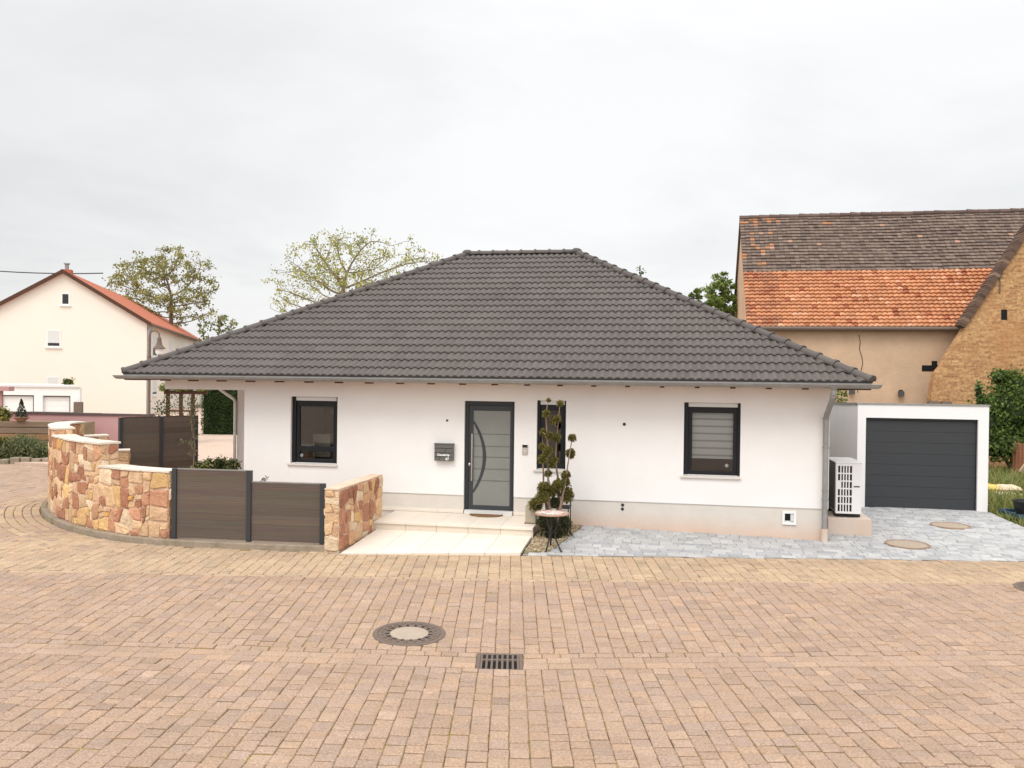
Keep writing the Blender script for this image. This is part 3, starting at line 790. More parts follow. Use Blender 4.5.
# gutter (half round with bead), mitred round the eaves
def gutter():
    mb=MB(); n=8; r=.072; o=.075
    ring=[]
    corners=[(EA,EF,-1,-1),(EB,EF,1,-1),(EB,EK,1,1),(EA,EK,-1,1)]
    prof=[(o+r*cos(a),r*sin(a)) for a in [pi+pi*j/n for j in range(n+1)]]+[(o+r+.012,.008),(o+r+.012,-.004),(o+r-.004,-.006)]
    prof=[(o-r,.03)]+prof
    for cx,cy,sx,sy in corners:
        ring.append([(cx+sx*(d-.02),cy+sy*(d-.02),Z0-.035+z) for d,z in prof])
    k=len(prof)
    for q in range(4):
        A_,B_=ring[q],ring[(q+1)%4]
        mb.add(A_+B_,[(i,k+i,k+i+1,i+1) for i in range(k-1)])
    return mb.build('gutter', M['zinc'], house)
gt=gutter(); 
for i in range(13):
    gb=MB(); u=EA+.4+i*(EB-EA-.8)/12; gb.box(u-.014,EF-.135,Z0-.03,u+.014,EF+.03,Z0-.022); gb.box(u-.014,EF-.143,Z0-.045,u+.014,EF-.134,Z0-.022); gb.build('gutter_clip', M['zinc'], gt)
# downpipe at the right
dp=MB(); yg=EF-.055; uP=5.95
dp.tube([(uP+.02,yg,2.97),(uP+.02,yg,2.90)],[.10,.055],14)
dp.tube([(uP+.02,yg,2.92),(uP+.02,yg,2.82),(uP+.015,yg+.05,2.74),(uP,-.17,2.44),(uP,-.085,2.36),(uP,-.085,2.28),(uP,-.085,.30)],.05,14)
for z in (2.36,2.78,1.02): dp.tube([(uP if z<2.7 else uP+.02,-.085 if z<2.7 else yg+.03,z-.02),(uP if z<2.7 else uP+.02,-.085 if z<2.7 else yg+.03,z+.02)],.056,14)
dpo=dp.build('downpipe', M['zinc'], house, smooth=False)
for z in (1.82,.86): q=MB(); q.tube([(uP,-.085,z-.012),(uP,-.085,z+.012)],.062,14); q.box(uP-.012,-.085,z-.01,uP+.012,.0,z+.01); q.build('pipe_clamp', M['zinc'], dpo)
q=MB(); q.tube([(uP,-.085,.02),(uP,-.085,.31)],.062,14); q.build('pipe_base', M['base_concrete'], dpo)
# white downpipe at the back pillar of the covered corner
q=MB(); q.tube([(UL-.40,2.86,2.72),(UL-.32,2.86,2.66),(UL+.06,2.86,2.42),(UL+.08,2.86,2.34),(UL+.08,2.86,.1)],.038,10); q.build('downpipe', M['white_metal'], house, smooth=True)

# mailbox and bell: hang on the wall
mbx=thing('mailbox','grey metal wall mailbox left of the front door with white lettering','mailbox',W(-1.355,-.001,1.355),-TH)
m_=MB(); m_.box(-.20,-.11,0,.185,0,.345); m_.box(-.21,-.125,.335,.195,0,.352); m_.build('body', M['mailbox'], mbx, bevel=.005)
m_=MB()
for z in (.255,.165,.085): m_.box(-.195,-.1135,z-.006,.18,-.108,z+.006)
for (xa,za,xb,zb) in ((.01,.175,.055,.25),(-.11,.01,-.075,.08)):
    m_.add([(xa-.006,-.1136,za),(xa+.006,-.1136,za),(xb+.006,-.1136,zb),(xb-.006,-.1136,zb)],[(0,1,2,3)])
m_.build('groove', M['black_plastic'], mbx)
def text(txt,size,parent,loc,name):
    cu=bpy.data.curves.new(name,'FONT'); cu.body=txt; cu.size=size; cu.extrude=.0012; cu.offset=.0015
    ob=bpy.data.objects.new(name+'_tmp',cu); COL.objects.link(ob)
    dg=bpy.context.evaluated_depsgraph_get(); me=bpy.data.meshes.new_from_object(ob.evaluated_get(dg)); bpy.data.objects.remove(ob)
    me.materials.clear(); me.materials.append(M['lettering'])
    o=bpy.data.objects.new(name,me); COL.objects.link(o); o.parent=parent; o.location=loc; o.rotation_euler=(pi/2,0,0); return o
text('Denekrüp',.062,mbx,(-.135,-.1145,.103),'name_lettering'); text('47',.075,mbx,(.03,-.1145,.018),'number_lettering')
bell=thing('doorbell','small silver doorbell panel with dark top right of the front door','doorbell',W(.281,-.001,1.522),-TH)
m_=MB(); m_.box(-.056,-.022,0,.056,0,.205); m_.build('panel', M['steel'], bell, bevel=.004)
m_=MB(); m_.box(-.05,-.026,.14,.05,-.02,.20); m_.build('camera_window', M['black_plastic'], bell)
m_=MB(); m_.lathe([(.02,0),(.02,.008),(.014,.01)],n=14); q=m_.build('button', M['lightgrey'], bell); q.rotation_euler=(pi/2,0,0); q.location=(0,-.021,.07)

# ------------------------------------------------------------------ entrance: patio and step (house-local strips)
def zp(u,v):   # patio height: rises to the step
    return .05+.10*max(0,min(1,(v+3.0)/1.9))
pt=MB(); rs=random.Random(5)
cells=[]
P0=gnd(340,553.3,.05); P1=gnd(520.5,554.5,.05)
uL0,vL0=L(P0); uR0,vR0=L(P1)
nu,nv=5,3
def bil(a,b):
    u=uL0+.0+(uR0-uL0)*a; vf=vL0+(vR0-vL0)*a; vb=-1.10; v=vf+(vb-vf)*b; u=u+(-.0)*(1-b); return u,v
for i in range(nu):
    for j in range(nv):
        g_=.007
        q=[bil((i+g_)/nu,(j+g_)/nv),bil((i+1-g_)/nu,(j+g_)/nv),bil((i+1-g_)/nu,(j+1-g_)/nv),bil((i+g_)/nu,(j+1-g_)/nv)]
        k=rs.uniform(.95,1.03); c=(k,k*.995,k*.985)
        vs=[W(u,v,zp(u,v)) for u,v in q]+[W(u,v,zp(u,v)-.05) for u,v in q]
        pt.add(vs,[(0,1,2,3),(0,4,5,1),(1,5,6,2),(2,6,7,3),(3,7,4,0)],c)
q=[bil(0.001,0.002),bil(.999,.002),bil(.999,.998),bil(.001,.998)]
pt.add([W(u,v,zp(u,v)-.004) for u,v in q],[(0,1,2,3)],(.5,.44,.38))
o=pt.build('patio', M['slab']); tag(o,kind='structure')
stp=MB(); us=[-2.395,-1.78,-1.17,-.56,.05,.66]
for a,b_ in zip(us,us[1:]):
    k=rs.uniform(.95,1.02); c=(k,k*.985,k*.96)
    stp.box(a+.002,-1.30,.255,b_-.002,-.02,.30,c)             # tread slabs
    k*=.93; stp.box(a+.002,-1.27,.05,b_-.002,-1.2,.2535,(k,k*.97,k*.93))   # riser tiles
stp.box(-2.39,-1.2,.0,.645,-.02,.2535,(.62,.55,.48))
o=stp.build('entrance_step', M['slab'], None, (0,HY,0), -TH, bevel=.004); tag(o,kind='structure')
sk=MB(); us=[-2.9,-2.0,-1.5,door[0]+.0]
for a,b_ in zip(us,us[1:]): sk=MB(); sk.box(a+.002,-.006,.301,b_-.002,.011,.375); sk.build('skirting_tile', M['slab'], house)
sk=MB(); sk.box(door[1]+.0,-.006,.301,.655,.011,.375); sk.build('skirting_tile', M['slab'], house)
dm=thing('doormat','half round brown coir doormat before the front door','doormat',W(-.47,-.10,.301),-TH)
m_=MB(); m_.prism([(.33,.03)]+[(.34*cos(a),-.30*sin(a)**.8) for a in [pi*j/16 for j in range(1,16)]][::1][::-1][::-1]+[(-.33,.03)] if False else [(-.33,.03)]+[(-.34*cos(pi*j/16),-.27*sin(pi*j/16)) for j in range(1,16)]+[(.33,.03)],0,.016); m_.build('mat_body', M['mat'], dm)
m_=MB(); m_.tube([(-.325,.02,.018)]+[(-.32*cos(pi*j/16),-.25*sin(pi*j/16),.018) for j in range(1,16)]+[(.325,.02,.018)],.008,6); m_.build('rim', M['bark'], dm)

# ------------------------------------------------------------------ driveway of grey stones
BL=L(gnd(549,552.3,.06)); 
def vfront(u):
    # plot edge lies at world y = 14.27
    return (14.27-HY+u*sT)/cT
def zd(u,v):
    z1=gz(u) if u<6.03 else .075
    vf=vfront(u); t_=max(0,min(1.,(v-vf)/(0-vf)))
    z=.045+(z1-.045)*t_
    if v>0: z=z1+(.10-z1)*min(1,v/4.5)
    return z
dv=MB(); rg=random.Random(11)
G1=[(.47,.46,.455),(.43,.425,.425),(.51,.50,.49),(.37,.37,.38),(.53,.52,.505),(.45,.45,.455),(.335,.34,.355),(.49,.48,.47)]
def bedright(v):   # right edge of the planting bed, local
    t_=(v+2.18)/2.18; return 1.07+.38*t_
v=-2.9; hrow=.165; row=0
zw=lambda x,y:zd(*L((x,y)))
while v<4.62:
    u=-.0+rg.uniform(0,.2)
    while u<10.30:
        l=rg.choice((.165,.165,.25,.25,.33)); u2=min(u+l,10.33)
        cu,cv=(u+u2)/2,v+hrow/2
        ok = cv>vfront(cu)+.03 and (cv<.0 or (cv>0 and cu>WR+.02))
        if cu<bedright(max(cv,-2.15)) and cv>vfront(cu)+.19: ok=False
        if cu<.68: ok=False
        if cv>4.5 and not(7.75<cu<10.1): ok=False
        if any(math.hypot(cu-a,cv-b_)<.42 for a,b_ in ((7.42,.02),(8.86,2.33))): ok=False
        if ok:
            c=rg.choice(G1); k=rg.gauss(.86,.04); c=tuple((x*.65+.455*.35)*k for x in c)
            paver(dv,[W(u,v)[:2],W(u2,v)[:2],W(u2,v+hrow)[:2],W(u,v+hrow)[:2]],c,rg,.003,.008,zw)
        u=u2
    v+=hrow; row+=1
o=dv.build('driveway', M['grey_paver']); tag(o,kind='structure')
db=MB()
ugrid=[.66+i*.3 for i in range(18)]+[6.03]+[6.3+i*.4 for i in range(11)]
ugrid=[q for q in ugrid if q<10.2]+[10.33]
for a,b_ in zip(ugrid,ugrid[1:]):
    vs_=[-1,-.8,-.6,-.4,-.2,-.001]
    f=lambda u,t:(u,vfront(u)*-t) 
    for t0,t1 in zip(vs_,vs_[1:]):
        qs=[(a,-t0*vfront(a)),(b_,-t0*vfront(b_)),(b_,-t1*vfront(b_)),(a,-t1*vfront(a))]
        db.add([W(u,v_,zd(u,v_)-.013) for u,v_ in qs],[(0,1,2,3)])
for a,b_ in zip(ugrid,ugrid[1:]):
    if a>=6.02:
        for c,d_ in ((0,1),(1,2),(2,3),(3,4.6)):
            db.add([W(u,v_,zd(u,v_)-.013) for u,v_ in ((a,c),(b_,c),(b_,d_),(a,d_))],[(0,1,2,3)])
o=db.build('driveway_bedding', M['grey_joint']); tag(o,kind='structure')
for u,v_,lab in ((7.42,.02,'pale round shaft cover with brown rim in the driveway, nearer the street'),(8.86,2.33,'pale round shaft cover with brown rim in the driveway, nearer the garage')):
    x,y,_=W(u,v_); z=zd(u,v_); t=thing('shaft_cover',lab,'shaft cover',(x,y,z))
    zf=lambda X,Y:zd(*L((x+X,y+Y)))-z
    m_=MB(); disc_on_street(m_,0,0,[(.385,-.02),(.385,.010),(.378,.014),(.358,.014),(.345,.004)],zf=zf,close_c=False); m_.build('rim', M['rim_stone'], t)
    m_=MB(); disc_on_street(m_,0,0,[(.342,-.02),(.342,.003),(.3,.006)],zf=zf); m_.build('lid', M['cover_concrete'], t)

# ------------------------------------------------------------------ planting bed
bd=MB(); rg=random.Random(21)
vr=[-2.12,-1.6,-1.1,-.6,-.02]
bz=lambda u,v:.045+.125*max(0,min(1,(v+2.3)/2.3))
for a,b_ in zip(vr,vr[1:]):
    for i in range(6):
        f=lambda v,k:(.655+(bedright(v)+.02-.655)*k/6, v)
        q=[f(a,i),f(a,i+1),f(b_,i+1),f(b_,i)]
        bd.add([W(u,v,bz(u,v)) for u,v in q],[(0,1,2,3)])
q=[(.66,-2.36),(bedright(-2.12),-2.22),(bedright(-2.12),-2.12),(.655,-2.12)]
bd.add([W(u,v,.045) for u,v in q],[(0,1,2,3)])
o=bd.build('planting_bed', M['gravel_soil']); tag(o,kind='structure')
gv=MB()
for _ in range(1500):
    v=rg.uniform(-2.15,-.05); u=rg.uniform(.67,bedright(v)); r=rg.uniform(.008,.02); c=rg.choice(((.42,.33,.22),(.5,.42,.3),(.3,.2,.13),(.36,.34,.18),(.25,.17,.1)))
    gv.rbox(W(u,v,bz(u,v)+r*.3),(r*2,r*1.5,r),rg.uniform(0,3),rg.uniform(-.4,.4),rg.uniform(-.4,.4),c)
o=gv.build('bed_gravel', M['gravel']); tag(o,'pale gravel and wood chips covering the planting bed','gravel',kind='stuff')

# cloud-pruned conifer
def LW(px,py,Y): return at(px,py,Y)
Yt=15.55; tb=gnd(549,537,.10); 
top=thing('topiary_tree','tall cloud pruned conifer with pompom foliage in the planting bed','topiary',(0,0,0))
bz0=Vector((at(549,530,Yt).x,Yt,.12)); top.location=bz0
def T(x,y,dy=0):      # zoomed picture coordinates of the plant -> local position
    return at(500+x/4.517,390+y/4.517,Yt+dy)-bz0
stems=[([(240,640),(225,540),(218,470),(217,275),(207,110),(219,38)],[.045,.034,.022,.016,.011,.004],0),
       ([(246,640),(264,530),(266,430),(250,317),(256,215),(271,62)],[.045,.03,.021,.015,.011,.006],.1),
       ([(250,640),(273,530),(298,400),(306,340),(326,217)],[.04,.027,.018,.013,.008],-.05),
       ([(240,640),(212,540),(197,440),(194,312),(193,200)],[.045,.028,.018,.014,.006],.15)]
m_=MB()
for pts,rr,dy in stems: m_.tube([tuple(T(x,y,dy if i else 0)) for i,(x,y) in enumerate(pts)],rr,8)
for (x0_,y0_,x1_,y1_) in ((218,500,162,520),(264,500,300,480),(217,390,235,460),(266,440,233,462),(217,300,190,255),(250,330,230,340),(256,170,238,140),(215,215,195,192)):
    m_.tube([tuple(T(x0_,y0_)),tuple(T(x1_,y1_))],.010,6)
m_.build('trunk', M['topiary_bark'], top, smooth=True)
balls=[(219,46,8),(271,62,14),(208,108,18),(238,140,13),(259,132,16),(195,192,18),(222,205,18),(256,215,19),(326,217,19),(190,255,15),(217,275,22),(318,288,23),(192,312,21),(245,317,17),(230,340,15),(217,378,17),(298,385,22),(296,415,19),(265,428,25),(197,443,26),(233,460,27),(302,475,32),(190,485,28),(162,517,31),(246,508,22),(210,590,42),(282,600,36),(246,640,36),(236,668,26)]
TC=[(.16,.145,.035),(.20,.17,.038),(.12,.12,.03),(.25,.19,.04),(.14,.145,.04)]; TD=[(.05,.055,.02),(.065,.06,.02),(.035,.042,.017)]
rg=random.Random(31)
for (x,y,r) in balls:
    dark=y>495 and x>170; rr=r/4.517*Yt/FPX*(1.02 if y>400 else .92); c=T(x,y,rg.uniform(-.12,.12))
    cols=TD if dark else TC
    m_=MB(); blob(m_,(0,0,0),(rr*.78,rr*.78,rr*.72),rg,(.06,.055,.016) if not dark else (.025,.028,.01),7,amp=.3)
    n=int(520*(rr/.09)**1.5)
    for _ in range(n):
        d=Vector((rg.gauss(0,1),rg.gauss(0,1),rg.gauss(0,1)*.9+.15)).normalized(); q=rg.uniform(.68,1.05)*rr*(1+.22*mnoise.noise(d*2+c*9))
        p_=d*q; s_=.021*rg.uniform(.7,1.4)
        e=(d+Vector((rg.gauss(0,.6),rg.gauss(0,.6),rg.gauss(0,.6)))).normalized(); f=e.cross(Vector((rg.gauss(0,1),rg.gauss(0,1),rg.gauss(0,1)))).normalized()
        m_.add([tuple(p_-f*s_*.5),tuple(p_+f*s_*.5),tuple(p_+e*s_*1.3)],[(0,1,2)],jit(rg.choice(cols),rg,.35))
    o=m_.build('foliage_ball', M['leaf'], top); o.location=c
m_=MB()   # drooping lower twigs
for _ in range(75):
    x=rg.uniform(190,312); y=rg.uniform(560,640); a=T(x,y,rg.uniform(-.15,.1)); b_=a+Vector(((x-246)/900+rg.gauss(0,.05),rg.uniform(-.15,.05),-rg.uniform(.12,.28)))
    b_.z=max(b_.z,-.05)
    m_.tube([tuple(a),tuple(b_)],[.010,.004],4,col=rg.choice(TD))
m_.build('lower_twigs', M['leaf'], top)

# mosaic garden table
tt=at(552,513.3,14.62); tx,ty=tt.x,14.62
ztop=.70; gzb=.07
tab=thing('garden_table','small round mosaic garden table on thin black curved iron legs','table',(tx,ty,gzb))
m_=MB(); m_.lathe([(.285,-.02),(.296,-.012),(.296,.004),(.288,.012)],(0,0,ztop-gzb),36,col=(.42,.27,.20),close=False)
H0=ztop-gzb
rt=random.Random(2)
rings=[(.288,.235,(.50,.33,.25),30),(.235,.205,(.20,.08,.06),34),(.205,.12,(.80,.70,.66),22),(.12,.05,(.72,.55,.52),12),(.05,.0,(.85,.78,.74),8)]
for r1,r0,c,n in rings:
    for j in range(n):
        a0_=2*pi*j/n;a1_=2*pi*(j+.94)/n; k=rt.uniform(.8,1.18)
        if c[0]>.7 and rt.random()<.14: cc=(.55,.22,.18)
        elif c[0]<.3 and rt.random()<.5: cc=(.75,.62,.55)
        else: cc=tuple(x*k for x in c)
        z=H0+.0125
        m_.quad((r0*1.01*cos(a0_),r0*1.01*sin(a0_),z),(r1*.99*cos(a0_),r1*.99*sin(a0_),z),(r1*.99*cos(a1_),r1*.99*sin(a1_),z),(r0*1.01*cos(a1_),r0*1.01*sin(a1_),z),cc)
m_.lathe([(.286,.0),(.286,.0105)],(0,0,H0),36,col=(.5,.42,.38))
m_.build('table_top', M['mosaic'], tab)
for a in (-2.0,-.95,1.6):
    ca,sa=cos(a),sin(a); m_=MB()
    m_.tube([(.24*ca,.24*sa,H0-.02),(.20*ca,.20*sa,H0-.12),(.09*ca,.09*sa,H0-.30),(.10*ca,.10*sa,H0-.42),(.20*ca,.20*sa,H0-.54),(.25*ca,.25*sa,.01),(.285*ca,.285*sa,.012)],.0145,8)
    m_.build('leg', M['black_metal'], tab, smooth=True)
m_=MB(); m_.tube([(.092*cos(2*pi*j/16),.092*sin(2*pi*j/16),H0-.33) for j in range(17)],.007,6); m_.tube([(.25*cos(2*pi*j/24),.25*sin(2*pi*j/24),H0-.025) for j in range(25)],.008,6); m_.build('brace_ring', M['black_metal'], tab, smooth=True)
# square planter on the step's end
pl=thing('planter','tall beige square planter at the right end of the entrance step','planter',W(.545,-.78,.301),-TH)
m_=MB(); s_=.098; 
for a,b_,c,d_ in ((-s_,-s_,s_,-s_+.02),(-s_,s_-.02,s_,s_),(-s_,-s_+.02,-s_+.02,s_-.02),(s_-.02,-s_+.02,s_,s_-.02)): m_.box(a,b_,0.02,c,d_,.335)
m_.build('pot', M['planter'], pl, bevel=.004)
m_=MB(); m_.box(-s_-.012,-s_-.012,0,s_+.012,s_+.012,.02); m_.build('saucer', M['bark'], pl)
m_=MB(); m_.box(-s_+.02,-s_+.02,.27,s_-.02,s_-.02,.30); m_.build('soil', M['gravel_soil'], pl)
# chair half hidden behind the conifer
chp=W(1.03,-.62,.17)
gc=thing('garden_chair','dark metal garden chair half hidden behind the pruned conifer','chair',chp,-TH)
m_=MB()
for k in range(6): m_.box(-.20,-.2+k*.068,.43,.24,-.2+k*.068+.05,.45)
m_.build('seat', M['black_metal'], gc)
m_=MB(); m_.tube([(-.19,.2,.44),(-.19,.24,.82),(.22,.24,.82),(.22,.2,.44)],.012,6)
for k in range(4): m_.box(-.13+k*.085,.222,.46,-.095+k*.085,.232,.80)
m_.build('backrest', M['black_metal'], gc)
for a,b_ in ((-.19,-.18),(.22,-.18),(-.19,.19),(.22,.19)):
    m_=MB(); m_.tube([(a,b_,.0),(a,b_,.44)],.011,6); m_.build('leg', M['black_metal'], gc)

# ------------------------------------------------------------------ sandstone walls
SC=[(.64,.45,.28),(.62,.42,.25),(.60,.34,.12),(.33,.145,.095),(.37,.17,.105),(.50,.28,.17),(.68,.54,.38),(.58,.39,.25),(.39,.19,.12),(.63,.41,.19),(.45,.23,.145)]
SW=[5,6,3,3,3,3,3,5,3,4,3]
def stones(mb, L_, z0, topf, pos, rng, amin=.16, amax=.42):
    """split the face (s along, z up) into irregular blocks and push each out of the mortar"""
    rects=[]
    def split(a,b,c,d,depth=0):
        w_,h_=b-a,d-c
        if (w_<amax and h_<amax*.95 and (rng.random()<.55 or w_<amin*1.6 and h_<amin*1.6)) or (w_<amin*1.35 and h_<amin*1.5): rects.append((a,b,c,d)); return
        k=rng.uniform(.36,.64)
        if w_>h_*rng.uniform(.8,1.3): m=a+w_*k; split(a,m,c,d,depth+1); split(m,b,c,d,depth+1)
        else: m=c+h_*k; split(a,b,c,m,depth+1); split(a,b,m,d,depth+1)
    # start from zones of constant top height
    zones=topf
    for (a,b,zt) in zones:
        n=max(1,round((b-a)/1.1)); 
        for i in range(n): split(a+(b-a)*i/n,a+(b-a)*(i+1)/n,z0,zt)
    sd_=rng.uniform(0,50)
    zmax=max(z for _,_,z in zones)
    def warp(s_,z_,zt):
        k=min(1,max(0,(z_-z0)/.12),max(0,(zt-z_)/.10))*min(1,max(0,s_/.08),max(0,(L_-s_)/.08)); k=max(k,0)
        n1=mnoise.noise(Vector((s_*2.4,z_*2.4,sd_))); n2=mnoise.noise(Vector((s_*2.4,z_*2.4,sd_+9))); n3=mnoise.noise(Vector((s_*6,z_*6,sd_+20))); n4=mnoise.noise(Vector((s_*6,z_*6,sd_+31)))
        return s_+k*(.13*n1+.05*n3), z_+k*(.13*n2+.05*n4)
    for a,b,c,d in rects:
        zt=[z for (q0,q1,z) in zones if q0-1e-6<=(a+b)/2<=q1+1e-6][0]
        g_=.008; w_,h_=b-a,d-c; j=lambda q:rng.uniform(-1,1)*q
        # eight-sided outline with clipped, jittered corners
        cc=min(w_,h_)*rng.uniform(.06,.20)
        out=[(a+g_+cc+j(.012),c+g_+j(.006)),(b-g_-cc+j(.012),c+g_+j(.006)),(b-g_+j(.006),c+g_+cc),(b-g_+j(.006),d-g_-cc),(b-g_-cc,d-g_+j(.006)),(a+g_+cc,d-g_+j(.006)),(a+g_+j(.006),d-g_-cc),(a+g_+j(.006),c+g_+cc)]
        out=[warp(p_[0],p_[1],zt) for p_ in out]
        cx,cz=sum(p_[0] for p_ in out)/8,sum(p_[1] for p_ in out)/8; dp_=rng.uniform(.012,.034)
        col=rng.choices(SC,SW)[0]; k=rng.gauss(1,.09); col=tuple(x*k for x in col)
        vs=[];n=8
        for (s_,z_) in out: vs.append(pos(s_,z_,-.01))
        for (s_,z_) in out: vs.append(pos(s_,z_,dp_*.6))
        for (s_,z_) in out:
            s2,z2=cx+(s_-cx)*.86+j(.006),cz+(z_-cz)*.86+j(.006); vs.append(pos(s2,z2,dp_+rng.uniform(-.006,.008)))
        vs.append(pos(cx+j(.03),cz+j(.03),dp_+rng.uniform(-.004,.016)))
        fs=[]
        for i in range(n):
            i2=(i+1)%n; fs+=[(i,i2,n+i2,n+i),(n+i,n+i2,2*n+i2,2*n+i),(2*n+i,2*n+i2,3*n)]
        mb.add(vs,fs,col)
def ribbon(cv):
    d=[0]
    for a,b in zip(cv,cv[1:]): d.append(d[-1]+(b-a).length)
    return d
def curve_wall(name,label,cat,pts,levels,thick,z0,seed,outer_sign,cop_over=.03,cop_t=.034,cop_mat='coping'):
    """levels: list of (fraction0,fraction1,height)"""
    rng=random.Random(seed)
    cv=resample([tuple(p) for p in smooth_pts(pts,2)],.08); D=ribbon(cv); Lt=D[-1]
    o0=cv[0].copy()
    th_=thing(name,label,cat,(o0.x,o0.y,z0))
    def frame(s_):
        s_=max(0,min(Lt,s_)); i=min(range(len(D)-1),key=lambda k:0 if D[k]<=s_<=D[k+1] else min(abs(D[k]-s_),abs(D[k+1]-s_))+1)
        t_=(s_-D[i])/(D[i+1]-D[i]); p=cv[i]*(1-t_)+cv[i+1]*t_
        ta=(cv[min(i+2,len(cv)-1)]-cv[max(i-1,0)]).normalized(); nn=Vector((ta.y,-ta.x))*outer_sign; return p-o0,nn
    h=thick/2
    core=MB()
    zones=[(a*Lt,b*Lt,z) for a,b,z in levels]
    for a,b,z in zones:
        n=max(2,int((b-a)/.12)); vs=[]
        for i in range(n+1):
            p,nn=frame(a+(b-a)*i/n); e=p+nn*h; f=p-nn*h; vs+=[(e.x,e.y,-.1),(e.x,e.y,z-z0),(f.x,f.y,z-z0),(f.x,f.y,-.1)]
        fs=[]
        for i in range(n):
            q=i*4;r=q+4
            fs+=[(q,r,r+1,q+1),(q+1,r+1,r+2,q+2),(q+2,r+2,r+3,q+3)]
        fs+=[(0,1,2,3),(4*n+3,4*n+2,4*n+1,4*n)]
        core.add(vs,fs)
    core.build('mortar_core', M['mortar'], th_)
    for side in (1,-1):
        def pos(s_,z_,o_):
            p,nn=frame(s_); q=p+nn*side*(h+o_); return (q.x,q.y,z_-z0)
        m_=MB(); stones(m_,Lt,z0,[(a,b,z) for a,b,z in zones],pos,rng); m_.build('stone_facing', M['stone'], th_)
    # ends, and the risers where the wall steps
    m_=MB(); ends=[(0,z0,zones[0][2],-1),(Lt,z0,zones[-1][2],1)]
    for (a,b,z),(c,d,z2) in zip(zones,zones[1:]):
        ends.append((b,min(z,z2),max(z,z2),-1 if z2>z else 1))
    for s_,za,zb,dr_ in ends:
        p,nn=frame(s_); ta=Vector((-nn.y,nn.x))*outer_sign
        def pos(q,z_,o_,p=p,nn=nn,ta=ta,dr_=dr_):
            w_=p+nn*(h-q)*1.0+ta*(dr_*o_); return (w_.x,w_.y,z_-z0)
        stones(m_,thick,za,[(0.0,thick,zb)],pos,rng,.15,.3)
    m_.build('end_facing', M['stone'], th_)
    for a,b,z in zones:
        m_=MB(); n=max(1,round((b-a)/.55))
        for i in range(n):
            sa=a+(b-a)*i/n+.003-(.03 if i==0 else 0); sb=a+(b-a)*(i+1)/n-.003+(.03 if i==n-1 else 0); k=rng.uniform(.92,1.05); vs=[]; hh=h+cop_over+rng.uniform(0,.02); zz=z-z0+.003; tt=cop_t+rng.uniform(-.006,.006); mm=4
            for q in range(mm+1):
                s_=sa+(sb-sa)*q/mm; p,nn=frame(s_)
                if s_<0 or s_>Lt: 
                    ta=Vector((-nn.y,nn.x))*outer_sign; p=p+ta*(s_ if s_<0 else s_-Lt)
                e=p+nn*hh; f=p-nn*hh; vs+=[(e.x,e.y,zz),(e.x,e.y,zz+tt),(f.x,f.y,zz+tt),(f.x,f.y,zz)]
            fs=[]
            for q in range(mm):
                c=q*4;d=c+4; fs+=[(c,d,d+1,c+1),(c+1,d+1,d+2,c+2),(c+2,d+2,d+3,c+3),(c+3,d+3,d,c)]
            fs+=[(0,1,2,3),(4*mm+3,4*mm+2,4*mm+1,4*mm)]
            m_.add(vs,fs,(k,k*.99,k*.97))
        m_.build('coping', M[cop_mat], th_)
    return th_
WP=[tuple(p) for p in off(-.33)]
ia=min(range(len(WP)),key=lambda i:abs(WP[i][0]+5.98)); ib=min(range(len(WP)),key=lambda i:math.hypot(WP[i][0]+9.2,WP[i][1]-20.85))
seg_=[WP[i] for i in range(ia,ib,3)]
def fr_at(x=None,y=None):
    D=ribbon([Vector(p) for p in seg_]); 
    i=min(range(len(seg_)),key=lambda k:abs(seg_[k][0]-x) if x is not None else abs(seg_[k][1]-y)); return D[i]/D[-1]
f1=fr_at(x=-7.62); f2=min(fr_at(x=-9.5),.6)
Dw=ribbon([Vector(p) for p in seg_]); nr=lambda x,y:Dw[min(range(len(seg_)),key=lambda k:math.hypot(seg_[k][0]-x,seg_[k][1]-y))]/Dw[-1]
f2=nr(-9.35,17.55); f3=nr(-10.35,19.9); f4=nr(-9.9,20.5)
curve_wall('stone_wall','curved stepped sandstone wall with white coping on the street corner','wall',seg_,[(0,f1,1.29),(f1,f2,1.71),(f2,f3,1.85),(f3,f4,1.50),(f4,1,1.13)],.34,.12,41,SGN*-1 if False else (1 if SGN<0 else -1))
A_=Vector(W(-2.53,-3.0)[:2]); B_=Vector(W(-2.53,-.80)[:2])
curve_wall('stone_wall','low straight sandstone wall beside the entrance patio','wall',[tuple(A_),tuple(A_*.5+B_*.5),tuple(B_)],[(0,1,1.10)],.25,.06,43,1,cop_over=-.012,cop_t=.022,cop_mat='mortar')

